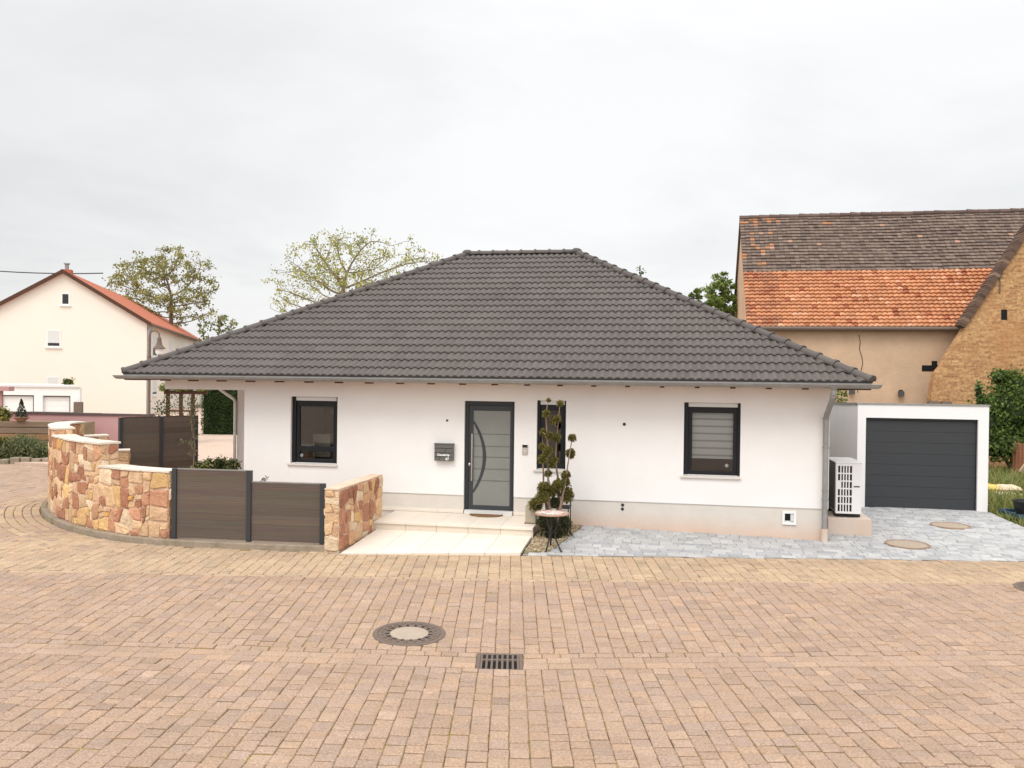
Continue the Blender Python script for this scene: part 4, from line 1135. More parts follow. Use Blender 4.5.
# ------------------------------------------------------------------ composite fences
def fence(label,posts,heights,z0,group=None):
    p0=Vector(posts[0]); t=thing('privacy_fence',label,'fence',(p0.x,p0.y,z0))
    rng=random.Random(len(label))
    for i,p in enumerate(posts):
        q=Vector(p)-p0; hgt=max(heights[max(i-1,0)],heights[min(i,len(heights)-1)])+.012
        d=(Vector(posts[min(i+1,len(posts)-1)])-Vector(posts[max(i-1,0)])); a=atan2(d.y,d.x)
        m_=MB(); m_.rbox((q.x,q.y,hgt/2-.05),(.085,.085,hgt+.1),a) if False else m_.rbox((q.x,q.y,hgt/2),(.085,.085,hgt),a); m_.rbox((q.x,q.y,hgt+.004),(.09,.09,.012),a); m_.build('post', M['post'], t, bevel=.004)
    for (a,b),hgt in zip(zip(posts,posts[1:]),heights):
        a,b=Vector(a)-p0,Vector(b)-p0; d=b-a; l=d.length-.086; c=(a+b)/2; an=atan2(d.y,d.x); m_=MB()
        n=round(hgt/.148); bh=hgt/n
        for k in range(n):
            kk=rng.gauss(1,.10); col=(kk,kk,kk)
            z=.02+k*bh
            # board with shallow flutes
            nf=5
            for f in range(nf):
                za=z+bh*(f+.06)/nf; zb=z+bh*(f+.94)/nf; m_.rbox((c.x,c.y,(za+zb)/2),(l,.022,zb-za),an,col=tuple(x*rng.uniform(.93,1.07) for x in col))
            m_.rbox((c.x,c.y,z+bh/2),(l,.015,bh+.001),an,col=tuple(x*.7 for x in col))
        m_.build('panel', M['wpc'], t)
        m_=MB(); m_.rbox((c.x,c.y,hgt+.014+.006),(l,.03,.02),an); m_.build('top_rail', M['post'] if hgt>1.6 else M['zinc'], t)
    return t
Pz=lambda px,Y:(at(px,540,Y).x,Y)
fence('low brown composite board fence by the street between two stone walls',[Pz(174.5,14.90),Pz(249,14.70),Pz(322.5,14.53)],[1.22,1.03],.125)
fence('tall dark brown composite screen fence behind the curved stone wall',[Pz(119.5,21.4),Pz(160,22.2),Pz(195,23.0)],[1.79,1.79],.10)

# ------------------------------------------------------------------ garage and heat pump
gar=thing('garage','white flat roofed single garage with dark grey sectional door','garage',W(7.47,4.5,.08),-TH)
gw=2.85; gh=2.44
hx0,hx1,hz=.185,gw-.225,2.13
m_=MB(); m_.wall(0,gw,-.15,gh,0,.14,[(hx0,hx1,-.15,hz)], open_bottom=(-.15,))
m_.add([(0,.14,-.15),(0,6,-.15),(0,6,gh-.15),(0,.14,gh-.02)],[(3,2,1,0)]); m_.add([(gw,.14,-.15),(gw,6,-.15),(gw,6,gh-.15),(gw,.14,gh-.02)],[(0,1,2,3)]); m_.add([(0,6,-.15),(gw,6,-.15),(gw,6,gh-.15),(0,6,gh-.15)],[(3,2,1,0)])
m_.build('wall', M['garage_white'], gar)
m_=MB(); m_.box(-.02,-.02,gh,gw+.02,.16,gh+.035); m_.add([(-.02,.16,gh-.02),(gw+.02,.16,gh-.02),(gw+.02,6.02,gh-.15),(-.02,6.02,gh-.15),(-.02,.16,gh+.035),(gw+.02,.16,gh+.035),(gw+.02,6.02,gh-.10),(-.02,6.02,gh-.10)],[(4,5,6,7),(0,3,7,4),(1,5,6,2),(2,6,7,3),(0,1,2,3)]); m_.build('roof_edge', M['zinc'], gar)
m_=MB(); dv_=.10; nsec=8; 
for k in range(nsec):
    za=.0+(hz-.06)*k/nsec; zb=(hz-.06)*(k+1)/nsec; m_.box(hx0+.012,dv_,za+.004,hx1-.012,dv_+.04,zb-.004)
m_.box(hx0+.012,dv_+.008,.0,hx1-.012,dv_+.03,hz-.06); 
gd=m_.build('door', M['anthracite_door'], gar, bevel=.003)
m_=MB(); m_.box(hx0+.012,dv_-.02,hz-.055,hx1-.012,dv_+.04,hz); m_.box(hx0,dv_-.03,-.02,hx0+.011,dv_+.04,hz); m_.box(hx1-.011,dv_-.03,-.02,hx1,dv_+.04,hz); m_.build('frame', M['anthracite'], gd)
# two low things lying on the garage roof
for px,lab in ((933,'flat brown board lying on the garage roof, left of the other'),(946,'flat brown board lying on the garage roof, right of the other')):
    p_=at(px,403,19.9); q=thing('roof_board',lab,'board',(p_.x,19.9,gh+.08),-TH); m_=MB(); m_.box(-.11,-.1,-.02,.11,.1,.075); m_.box(-.09,-.08,.075,.1,.06,.095); m_.build('board', M['wood_grey'], q)

base=thing('concrete_base','low beige concrete base carrying the heat pump','base',W(6.66,1.05,.06),-TH)
m_=MB(); m_.box(-.50,-.32,-.1,.30,1.05,.335); m_.build('block', M['base_concrete'], base, bevel=.008)
hp=thing('heat_pump','white outdoor heat pump with black grille beside the house corner','heat pump',W(6.545,1.0,.397),-TH)
for y in (.0,.75):
    m_=MB(); m_.box(-.22,y-.05,-.002,.25,y+.09,.075); m_.build('foot', M['black_plastic'], hp)
PX0,PX1,PZ0,PZ1=-.235,.235,.08,1.06
m_=MB()
gx0_,gx1_=PX0+.035,PX0+.295; gz0_,gz1_=PZ0+.04,PZ1-.05
m_.wall(PX0,PX1,PZ0,PZ1,-.20,-.16,[(gx0_,gx1_,gz0_,gz1_)]); m_.box(PX0,-.158,PZ0,PX0+.02,-.10,PZ1); m_.box(PX0,.76,PZ0,PX0+.02,.82,PZ1); m_.box(PX1-.02,-.158,PZ0,PX1,.82,PZ1); m_.box(PX0,.80,PZ0,PX1,.83,PZ1); m_.box(PX0-.01,-.21,PZ1+.002,PX1+.01,.84,PZ1+.03); m_.box(PX0+.02,-.158,PZ0,PX1-.02,.80,PZ0+.03)
m_.build('casing', M['white_metal'], hp, bevel=.006)
m_=MB()
for k in range(1,5): x=gx0_+(gx1_-gx0_)*k/5; m_.box(x-.011,-.196,gz0_,x+.011,-.176,gz1_)
for k in range(1,6): z=gz0_+(gz1_-gz0_)*k/6; m_.box(gx0_,-.198,z-.012,gx1_,-.172,z+.012)
m_.box(gx0_,-.1985,gz0_+(gz1_-gz0_)*3/6,gx0_+.055,-.171,gz0_+(gz1_-gz0_)*4/6)
m_.build('grille', M['white_metal'], hp)
m_=MB(); m_.box(gx0_-.02,-.15,gz0_-.02,gx1_+.02,-.14,gz1_+.02); m_.build('grille_backing', M['grille_dark'], hp)
m_=MB(); 
for k in range(34): y=-.09+k*.025; m_.box(PX0+.003,y,PZ0+.03,PX0+.015,y+.010,PZ1-.02)
m_.box(PX0+.016,-.10,PZ0+.03,PX0+.02,.76,PZ1-.02); m_.build('coil', M['coil'], hp)
m_=MB(); m_.box(.09,-.206,.60,.20,-.199,.625); m_.build('badge', M['coil'], hp)

# ------------------------------------------------------------------ barn at the right
TB=.20
def BW(px,py,Y): 
    p=at(px,py,Y); return p
bo=at(747,327.6,32.0)
barn=thing('barn','old barn with orange and brown tiled roof and peeling beige plaster wall','barn',(bo.x,32.0,0),-TB)
EZ=bo.z; BLEN=22; BD=10.8; BR=5.15
m_=MB(); m_.box(.10,.25,-.3,BLEN,.6,EZ+.12)
m_.wallprism([(.25,-.3),(BD-.25,-.3),(BD-.25,EZ+.1),(BD/2,EZ+BR-.1),(.25,EZ+.1)],.10,.45)
# turn the gable into the left end
vs=m_.v[-10:]; m_.v[-10:]=[(y,x,z) for x,y,z in vs]
m_.box(.45,BD-.6,-.3,BLEN,BD-.25,EZ)
m_.build('wall', M['plaster_old'], barn)
rt=MB(); rg=random.Random(77)
sl=math.hypot(BD/2,BR+.0); nrow=34; tw=.19; ntile=int(BLEN/tw); n_or=16
dirv=(0,BD/2/sl,BR/sl); nv=(0,-BR/sl,BD/2/sl)
mn=mnoise.noise
for r in range(nrow):
    s0=sl*r/nrow; s1=sl*(r+1)/nrow+.02; sag=.0
    for c in range(ntile):
        u0=c*tw; u1=u0+tw*.97; u=u0+tw/2
        n_=mn(Vector((u*.7,r*.55,1.3)))
        lowpart = r<n_or
        right = u > 11.9+(nrow-1-r)*.085+.15*n_ and not lowpart
        if lowpart:
            cc=rg.choice(((.45,.20,.10),(.48,.215,.11),(.43,.19,.095),(.47,.22,.115)))
            if n_>.12 and rg.random()<.4: cc=rg.choice(((.54,.26,.14),(.52,.24,.12),(.57,.31,.19)))
            if rg.random()<.05: cc=(.30,.10,.05)
            if u<1.3 and rg.random()<.5: cc=(.34,.15,.085)
        elif right: cc=rg.choice(((.30,.155,.08),(.26,.13,.07),(.36,.20,.10),(.22,.12,.075),(.40,.17,.08)))
        else:
            cc=rg.choice(((.145,.105,.085),(.165,.12,.095),(.125,.092,.076),(.18,.135,.11)))
            if u<1.25 and rg.random()<(.25 if n_>.05 else .06): cc=(.34,.165,.085)
            elif u<4 and r>nrow-4 and n_>.1 and rg.random()<.25: cc=(.33,.16,.085)
            elif rg.random()<.012: cc=(.36,.22,.15)
            if 14.3<u<15.0 and 16<r<19: cc=(.44,.20,.13)
        k=rg.gauss(1,.06); cc=tuple(x*k for x in cc)
        dz=rg.gauss(0,.006)+.035*mn(Vector((u*.25,r*.12,5)))
        P_=lambda u,s,h:(u,dirv[1]*s+nv[1]*h,EZ+dirv[2]*s+nv[2]*h)
        hl=.11 if lowpart else .05
        if lowpart: dz=rg.gauss(0,.003)+.03*mn(Vector((u*.25,r*.12,5)))
        if lowpart:
            mid=(u0+u1)/2
            rt.add([P_(u0,s0,.0),P_(u1,s0,.0),P_(u0,s0,hl*.6+dz),P_(mid,s0,hl+dz),P_(u1,s0,hl*.6+dz),P_(u0,s1,dz),P_(mid,s1,.03+dz),P_(u1,s1,dz)],[(0,1,4,3,2),(2,3,6,5),(3,4,7,6)],cc)
        else:
            rt.add([P_(u0,s0,.0),P_(u1,s0,.0),P_(u0,s0,hl+dz),P_(u1,s0,hl+dz),P_(u0,s1,dz),P_(u1,s1,dz)],[(0,1,3,2),(2,3,5,4)],cc)
rt.add([(0,0,EZ-.03),(BLEN,0,EZ-.03),(BLEN,BD/2,EZ+BR-.03),(0,BD/2,EZ+BR-.03)],[(0,1,2,3)],(.06,.045,.04))
rt.add([(0,BD,EZ),(BLEN,BD,EZ),(BLEN,BD/2,EZ+BR),(0,BD/2,EZ+BR)],[(1,0,3,2)],(.14,.10,.085))
brf=rt.build('roof', M['barn_tile'], barn)
m_=MB()
for i in range(int(BLEN/.42)): 
    k=rg.uniform(.7,1.2); m_.tube([(i*.42,BD/2,EZ+BR+.02+rg.gauss(0,.012)),(i*.42+.44,BD/2,EZ+BR+.02)],[.13,.11],8,col=(.13*k,.09*k,.075*k))
m_.build('ridge_tiles', M['barn_tile'], brf)
m_=MB(); m_.tube([(-.05,-.09,EZ-.03),(BLEN*.35,-.09,EZ-.05),(BLEN,-.09,EZ-.02)],.075,8); m_.build('gutter', M['iron'], barn)
# crack and hole in the plaster
m_=MB()
zz=EZ-.25; uu=4.05; pts_=[]
for k in range(9): pts_.append((uu+[0,.06,.03,.12,.16,.1,.02,-.02,.0][k],zz-k*.27))
for (ua,za),(ub,zb) in zip(pts_,pts_[1:]): m_.add([(ua-.014,.243,za),(ub-.014,.243,zb),(ub+.014,.243,zb),(ua+.014,.243,za)],[(0,1,2,3)])
m_.build('wall_crack', M['wood_dark'], barn)

def blocal(px,py,v,o=(bo.x,32.0),th=TB):
    r=ray(px,py); c,s=cos(th),sin(th); n=Vector((s,c)); t_=(n.x*o[0]+n.y*o[1]+v)/(n.x*r.x+n.y*r.y)
    P=Vector((r.x*t_,r.y*t_)); q=P-Vector(o); return (q.x*c-q.y*s, CH+r.z*t_)
hu_,hz_=blocal(930,368,.25)
m_=MB(); m_.box(hu_-.28,.236,hz_-.12,hu_+.26,.246,hz_+.10); m_.box(hu_+.05,.236,hz_+.1,hu_+.24,.246,hz_+.26); m_.build('wall_opening', M['dark'], barn)
for px,py,lab in ((851.5,391,'black floodlight on the beige barn wall, left of the other floodlight'),(900.5,393,'black floodlight on the beige barn wall, right of the other floodlight')):
    u_,z_=blocal(px,py,.2); x_=bo.x+u_*cos(TB)+.2*sin(TB); y__=32.0-u_*sin(TB)+.2*cos(TB)
    fl=thing('floodlight',lab,'floodlight',(x_,y__,z_),-TB,'floodlights on the barn wall')
    m_=MB(); m_.rbox((0,-.10,-.02),(.20,.09,.18),0,-.35); m_.build('lamp_body', M['black_plastic'], fl, bevel=.01)
    m_=MB(); m_.box(-.05,-.10,.02,.05,.045,.12); m_.build('bracket', M['black_metal'], fl)
    m_=MB(); m_.rbox((0,-.15,-.04),(.15,.008,.12),0,-.35); m_.build('lens', M['coil'], fl)

# brick gabled building in front of the barn's right end
bb=at(968,322,29.5)
br=thing('brick_building','yellow brick gabled building at the right edge with dark tiled verge','building',(bb.x,29.5,0),-TB)
def b2(px,py): u_,z_=blocal(px,py,0,(bb.x,29.5)); return (u_,z_)
apex=b2(1085,150)
poly=[b2(931,440)[0:1]+(-.3,),(apex[0]*2,-.3),(apex[0]*2,bb.z),apex,b2(968,322),b2(962,333),b2(955,344),b2(947,357),b2(942,366),b2(936,373),b2(933,385),b2(931,400)]
m_=MB(); m_.wallprism(poly,0,.5); m_.build('wall', M['brick'], br)
m_=MB(); a0_=Vector(b2(968,322)); a1_=Vector(apex); dd=(a1_-a0_).normalized(); nn=Vector((-dd.y,dd.x))
n=64
for i in range(n):
    p0=a0_-dd*.25+(a1_-a0_)*(i/n); p1=p0+(a1_-a0_)*(1/n)*1.02; k=rg.uniform(.75,1.2); c=(.15*k,.095*k,.07*k)
    if rg.random()<.12: c=(.30*k,.2*k,.14*k)
    h0=.21+rg.uniform(0,.02)
    for j in range(2):
        y0_=-.12+j*.30; y1_=y0_+.305; k2=rg.uniform(.8,1.15)*.75
        m_.add([(p0.x,y0_,p0.y),(p1.x,y0_,p1.y),(p1.x+nn.x*.205,y0_,p1.y+nn.y*.205),(p0.x+nn.x*h0,y0_,p0.y+nn.y*h0),(p0.x,y1_,p0.y),(p1.x,y1_,p1.y),(p1.x+nn.x*.205,y1_,p1.y+nn.y*.205),(p0.x+nn.x*h0,y1_,p0.y+nn.y*h0)],[(0,1,2,3),(3,2,6,7),(0,3,7,4),(1,5,6,2)],tuple(x*k2 for x in c))
m_.build('roof', M['barn_tile'], br)
u_,z_=b2(1004,315); m_=MB(); m_.box(u_-.09,-.006,z_-.17,u_+.10,.01,z_+.19); m_.build('wall_opening', M['dark'], br)
u_,z_=b2(999.5,293); m_=MB(); m_.box(u_-.02,-.03,z_-.02,u_+.02,-.005,z_+.75); m_.build('wall_anchor', M['iron'], br)

# ------------------------------------------------------------------ garden at the right
lw=MB()
lp=[W(10.46,vfront(10.46)+.02),W(30,vfront(10.46)-1),W(30,16),W(6.6,16),W(6.6,10.6),W(10.52,10.6)]
n=len(lp)
def lz(x,y): return .02+.06*max(0,(y-17)/6) + .06*mnoise.noise(Vector((x*.6,y*.6,0)))
# gridded lawn
gx=[10.34+i*.8 for i in range(18)]; gy=[-1.0+j*.8 for j in range(19)]
for a,b_ in zip(gx,gx[1:]):
    for c,d_ in zip(gy,gy[1:]):
        lw.add([W(u,v)[:2]+(lz(*W(u,v)[:2]),) for u,v in ((a,c),(b_,c),(b_,d_),(a,d_))],[(0,1,2,3)])
lw.box(9,22.9,-.25,26,31,.02) if False else None
o=lw.build('lawn', M['grass_soil']); tag(o,kind='structure')
sk_=at(1004,500,21.8); tp=at(1020,520,18.5)
gr=MB(); rg=random.Random(91); GC=[(.24,.265,.07),(.19,.235,.06),(.30,.29,.10),(.35,.32,.13),(.15,.195,.055)]
for _ in range(26000):
    v=rg.uniform(-.6,13); u=rg.uniform(10.36,10.36+2.6+v*.35); x,y,_z=W(u,v)
    if math.hypot(x-sk_.x,y-21.7)<.62 or (abs(x-tp.x-.3)<.6 and abs(y-18.2)<.95): continue
    tall=.10+.30*min(1,max(0,(v-1.0)/4))
    if 10.5<u<12.6 and v<2.2: tall*=.45
    z=lz(x,y); h=tall*rg.uniform(.4,1.3); w_=.008+.006*rg.random(); dx,dy=rg.gauss(0,.35)*h,rg.gauss(0,.35)*h; a=rg.uniform(0,pi); cx,sx=cos(a)*w_,sin(a)*w_
    gr.add([(x-cx,y-sx,z-.01),(x+cx,y+sx,z-.01),(x+dx*.4+cx*.7,y+dy*.4+sx*.7,z+h*.6),(x+dx*.4-cx*.7,y+dy*.4-sx*.7,z+h*.6),(x+dx,y+dy,z+h*.95)],[(0,1,2,3),(3,2,4)],jit(rg.choice(GC),rg,.3))
o=gr.build('grass', M['leaf']); tag(o,'long green grass growing right of the garage','grass',kind='stuff')

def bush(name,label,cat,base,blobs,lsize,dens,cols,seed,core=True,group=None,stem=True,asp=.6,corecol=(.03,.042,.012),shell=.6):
    rng=random.Random(seed); b0=Vector(base); t=thing(name,label,cat,tuple(b0),0,group); m_=MB()
    for c,r in blobs:
        c=Vector(c)-b0
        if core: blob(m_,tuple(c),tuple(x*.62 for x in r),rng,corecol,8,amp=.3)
        area=(r[0]*r[1]+r[1]*r[2]+r[0]*r[2])*4
        ell_leaves(m_,tuple(c),r,int(area*dens),lsize,rng,cols,shell,.2,asp)
        for _ in range(int(area*dens*.06)):     # stray outer leaves break the outline
            d=Vector((rng.gauss(0,1),rng.gauss(0,1),abs(rng.gauss(0,1)))).normalized(); q=rng.uniform(1.02,1.22)
            m_.leaf((c.x+d.x*r[0]*q,c.y+d.y*r[1]*q,c.z+d.z*r[2]*q),lsize*rng.uniform(.6,1.1),rng,jit(rng.choice(cols),rng),asp)
    m_.build('foliage', M['leaf'], t)
    if stem:
        m_=MB()
        for c,r in blobs[:4]:
            c=Vector(c)-b0; m_.tube([(rng.gauss(0,.04),rng.gauss(0,.04),-.03),(c.x*.6,c.y*.6,c.z*.5),tuple(c)],[.03*lsize/.09,.022*lsize/.09,.01],6)
        m_.build('stem', M['bark'], t)
    return t
GRN=[(.085,.135,.028),(.11,.17,.034),(.15,.22,.045),(.065,.10,.022)]
def B(px,py,Y,rx,rz,ry=None):
    p=at(px,py,Y); return ((p.x,p.y,p.z),(rx,ry or rx,rz))
bush('laurel_bush','large dense green bush against the brick wall right of the garage','bush',(15.9,26.6,.3),
     [B(1003,415,26.6,.85,1.0),B(1018,395,26.8,.7,.85),B(988,425,26.4,.55,.85),B(1000,445,26.3,.9,.55),B(1030,420,26.6,.9,1.1),B(1012,384,27,.5,.4),B(984,408,26.5,.28,.42),B(979,392,26.5,.14,.34),B(1000,378,26.9,.35,.3)],.115,190,GRN,5,shell=.6)
# stump with a pale slab, sacks, black tub on blue tray
sp=at(1019,460,25.6); t=thing('tree_stump','brown tree stump with torn pale bark standing in the long grass','stump',(sp.x+.05,25.6,.25))
m_=MB(); prof=[(.24,-.1),(.21,.1),(.19,.4),(.2,.75),(.19,.98)]; m_.lathe(prof,n=14,col=(1.6,1.0,.8)); 
for k in range(14): a=2*pi*k/14; m_.tube([(.2*cos(a),.2*sin(a),.0),(.195*cos(a),.195*sin(a),.9+.14*rnd.random())],.03,5,col=(1.5,.9,.7))
m_.build('trunk', M['wood_grey'], t)
m_=MB(); m_.rbox((.05,-.26,.22),(.42,.08,.30),.2,.5,.3,(3.6,3.6,3.4)); m_.rbox((.2,-.24,.48),(.2,.06,.4),.1,.2,.4,(3.4,3.1,2.9)); m_.build('torn_bark', M['wood_grey'], t, bevel=.02)
sk_=at(1004,500,21.8)
def pillow(mb,c,s,rz,col,rng,col2=None):
    n=12; R=Matrix.Rotation(rz,3,'Z'); vs=[];fs=[]
    for side in (1,-1):
        for i in range(n+1):
            for j in range(n+1):
                a=-1+2*i/n;b=-1+2*j/n; h=((1-a**4)*(1-b**4))**.5
                h*=1+.25*mnoise.noise(Vector((a*2+c[0],b*2+c[1],side)))
                p=R@Vector((a*s[0]*(1-.06*b*b),b*s[1]*(1-.06*a*a),side*h*s[2])); vs.append((p.x+c[0],p.y+c[1],p.z+c[2]))
    m=(n+1)**2
    for side in (0,1):
        for i in range(n):
            for j in range(n):
                q=[side*m+i*(n+1)+j,side*m+(i+1)*(n+1)+j,side*m+(i+1)*(n+1)+j+1,side*m+i*(n+1)+j+1]; fs.append(tuple(q if side==0 else q[::-1]))
    base=len(mb.v); mb.v.extend(vs)
    for k,f in enumerate(fs):
        q=k%(n*n); cc=col2 if (col2 and n*3<q<n*9 and 3<q%n<9) else col
        mb.f.append(tuple(base+i for i in f)); mb.c.append(cc); mb.m.append(0)
sk_z=lz(sk_.x,21.8)
for k,(dx,dy,dz,rz,c,c2,lab) in enumerate(((0.0,0,.10,.1,(.66,.58,.42),None,'lower pale cream sack lying in the grass by the garage'),(-.28,.05,.26,.25,(.66,.50,.16),(.75,.42,.03),'yellow printed sack lying on the pale sack'),(.2,0,.255,-.15,(.64,.50,.36),None,'beige sack lying on the pale sack beside the yellow sack'))):
    t=thing('sack',lab,'sack',(sk_.x-.12+dx,21.8+dy,sk_z+dz)); m_=MB(); pillow(m_,(0,0,0),(.52 if k==0 else .3,.32 if k==0 else .26,.10),rz,c,rnd,c2); m_.build('sack_body', M['sack'], t, smooth=True)
tp=at(1020,520,18.5)
tr=thing('blue_tray','flat dark blue plastic tray under the black tub','tray',(tp.x+.30,18.55,.13),-.1)
m_=MB(); m_.box(-.5,-.45,0,.5,.45,.03); m_.box(-.5,-.45,.03,.5,-.42,.09); m_.box(-.5,.42,.03,.5,.45,.09); m_.box(-.5,-.42,.03,-.47,.42,.09); m_.box(.47,-.42,.03,.5,.42,.09); m_.build('tray_body', M['blue'], tr, bevel=.008)
tu=thing('black_tub','black plastic mortar tub standing in the blue tray','tub',(tp.x+.24,18.6,.162))
m_=MB(); m_.lathe([(.24,0),(.30,.27),(.325,.275),(.325,.30),(.29,.30),(.235,.03)],n=26); m_.build('tub_body', M['black_plastic'], tu)
# leafy twig between bungalow and garage roof
bush('wall_shrub','small yellow green shrub peeping above the garage roof beside the bungalow','shrub',(at(839,400,27.2).x,27.2,0),[B(839,397,27.2,.3,.28),B(836,403,27.2,.3,.25),B(842,392,27.2,.16,.16)],.10,110,[(.17,.19,.04),(.22,.23,.05),(.11,.14,.03)],8,core=False)

# ------------------------------------------------------------------ left background
TL=-.245
lo=at(147,323,62)
fh=thing('apartment_house','cream gabled house with red tiled roof at the left','house',(lo.x,62,0),-TL)
# local x: gable axis (to the right, corner at x=0), local y: away
GW=11.2; EZl=lo.z; RZ=EZl+3.45; GL=33
m_=MB()
m_.wallprism([(-GW,-.5),(0,-.5),(0,EZl),(-GW/2,RZ),(-GW,EZl)],0,.35)
m_.box(-.35,.35,-.5,0,GL,EZl); m_.box(-GW,.35,-.5,-GW+.35,GL,EZl); m_.wallprism([(-GW,-.5),(0,-.5),(0,EZl),(-GW/2,RZ),(-GW,EZl)],GL,GL+.35)
m_.build('wall', M['cream_render'], fh)
m_=MB(); ov=.35; th2=.22; sl_=(RZ-EZl)/(GW/2)
for sgn in (1,-1):
    xe=-GW/2+sgn*(GW/2+ov); ze=RZ-(GW/2+ov)*sl_
    vs=[(-GW/2,-.3,RZ),(xe,-.3,ze),(xe,GL+.6,ze),(-GW/2,GL+.6,RZ)]; vs+=[(x,y,z+th2) for x,y,z in vs]
    fs=[(0,1,5,4),(1,2,6,5),(4,5,6,7),(0,3,2,1),(2,3,7,6)]
    if sgn<0: fs=[f[::-1] for f in fs]
    m_.add(vs,fs)
lroof=m_.build('roof', M['far_tile'], fh)
m_=MB()
for sgn in (1,-1):
    xe=-GW/2+sgn*(GW/2+ov); ze=RZ-(GW/2+ov)*sl_
    vs=[(-GW/2,-.36,RZ+.06),(xe,-.36,ze+.06),(xe,-.30,ze+.06),(-GW/2,-.30,RZ+.06)]; vs=[(x,y,z-.12) for x,y,z in vs]+[(x,y,z+th2-.04) for x,y,z in vs]
    m_.add(vs,[(0,1,5,4),(4,5,6,7),(3,2,1,0),(2,3,7,6)] if sgn>0 else [(4,5,1,0),(7,6,5,4),(0,1,2,3),(6,7,3,2)])
m_.build('verge_board', M['wood_dark'], lroof)
m_=MB(); m_.tube([(ov+.06,-.2,EZl-.16),(ov+.06,GL+.5,EZl-.16)],.09,8); m_.build('gutter', M['iron'], fh)
m_=MB(); m_.tube([(ov,.12,EZl-.2),(.12,.12,EZl-.6),(.12,.12,0)],.16,8); m_.build('downpipe', M['zinc'], fh)
m_=MB(); m_.box(-GW/2-.35,.5,RZ-.4,-GW/2+.35,1.1,RZ+.32); ch_=m_.build('chimney', M['far_tile'], fh)
m_=MB(); m_.tube([(-GW/2,.8,RZ+.3),(-GW/2,.8,RZ+.75)],.14,8); m_.tube([(-GW/2,.8,RZ+.72),(-GW/2,.8,RZ+.8)],.22,8); m_.build('chimney_pot', M['zinc'], ch_)
def fwin(x0,x1,z0,z1,shut=0,face='g',dark=True):
    f=MB(); fr_=.09
    if face=='g': box=lambda a,b,c,d,y0,y1,m:f_[m].box(a,y0,c,b,y1,d)
    else: box=lambda a,b,c,d,y0,y1,m:f_[m].box(-y1,a,c,-y0,b,d)
    f_={'f':MB(),'p':MB(),'s':MB()}
    box(x0,x1,z0,z0+fr_,-.03,.02,'f');box(x0,x1,z1-fr_,z1,-.03,.02,'f');box(x0,x0+fr_,z0+fr_,z1-fr_,-.03,.02,'f');box(x1-fr_,x1,z0+fr_,z1-fr_,-.03,.02,'f')
    box(x0-.08,x1+.08,z0-.09,z0-.01,-.12,.02,'f')
    o=f_['f'].build('window', M['far_white'], fh)
    box(x0+fr_,x1-fr_,z0+fr_,z1-fr_,-.012,.0,'p'); f_['p'].build('pane', M['anthracite'] , o)
    if shut:
        box(x0+fr_,x1-fr_,z1-fr_-(z1-z0-2*fr_)*shut,z1-fr_,-.022,-.013,'s'); f_['s'].build('shutter', M['lightgrey'], o)
def lloc(px,py): 
    r=ray(px,py); c,s=cos(TL),sin(TL); n_=Vector((s,c)); t_=(n_.x*lo.x+n_.y*62)/(n_.x*r.x+n_.y*r.y); q=Vector((r.x*t_-lo.x,r.y*t_-62)); return q.x*c-q.y*s, CH+r.z*t_
for (a,b_,c,d_,sh) in ((61,70,305,293,0),(46.5,61,347,330,.8),(46.5,60,388,376.5,.9)):
    xa,za=lloc(a,c); xb,zb=lloc(b_,d_); fwin(xa,xb,za,zb,sh)
for k,(yy,sh) in enumerate(((2.4,.6),(10.6,.9),(18.6,.25),(26,.5))):
    fwin(yy,yy+2.1,EZl-2.4,EZl-.75,sh,'s'); fwin(yy,yy+2.1,EZl-5.4,EZl-3.6,.9 if k<2 else .2,'s')
# row of garages with white doors
gl_=at(80,385.5,50); gk=thing('garage_row','low white flat roofed double garage before the cream house','garage',(gl_.x,50,0),.12)
GWd=10; gzt=gl_.z
def gx_(px): return (at(px,395,50).x-gl_.x)/cos(.12)
holes=[(gx_(7),gx_(37),-.2,1.68),(gx_(45),gx_(71),-.2,1.66)]
m_=MB(); m_.wall(-GWd,0,-.3,gzt-.12,0,.3,holes); m_.prism([(-.4,.301),(-.16,.301),(-3.6,6),(-4.2,6)],-.3,gzt-.12); m_.build('wall', M['far_white'], gk)
m_=MB(); m_.prism([(-GWd,-.1),(.06,-.1),(-3.6,6.1),(-GWd,6.1)],gzt-.118,gzt); m_.build('roof', M['lightgrey'], gk)
for h in holes:
    m_=MB()
    for k in range(6): m_.box(h[0],.2,-.2+k*.312,h[1],.25,-.2+k*.312+.305)
    q_=m_.build('garage_door', M['far_white'], gk); m_=MB(); m_.box(h[0],.12,h[3]-.07,h[1],.19,h[3]-.002); m_.box(h[1]-.1,.12,h[2],h[1]-.002,.19,h[3]-.072); m_.build('reveal_shade', M['coil'], q_)  # dark strips stand in for shade at the top and right reveals
q=at(78.5,408,49.9); mt=thing('meter_box','dark meter box on a post right of the white garages','meter box',(q.x,49.9,0),.12)
m_=MB(); m_.box(-.22,-.15,.3,.22,.15,1.3); m_.build('box_body', M['iron'], mt); m_=MB(); m_.box(-.06,-.05,-.2,.06,.05,.3); m_.build('post', M['iron'], mt)
bush('roof_bush','round yellow green bush above the white garage roof','bush',(at(69,384,53).x,53,0),[B(69,381.5,53,.40,.26),B(67.5,383,53,.35,.2)],.16,40,[(.16,.19,.03),(.20,.22,.04),(.11,.14,.02)],12)
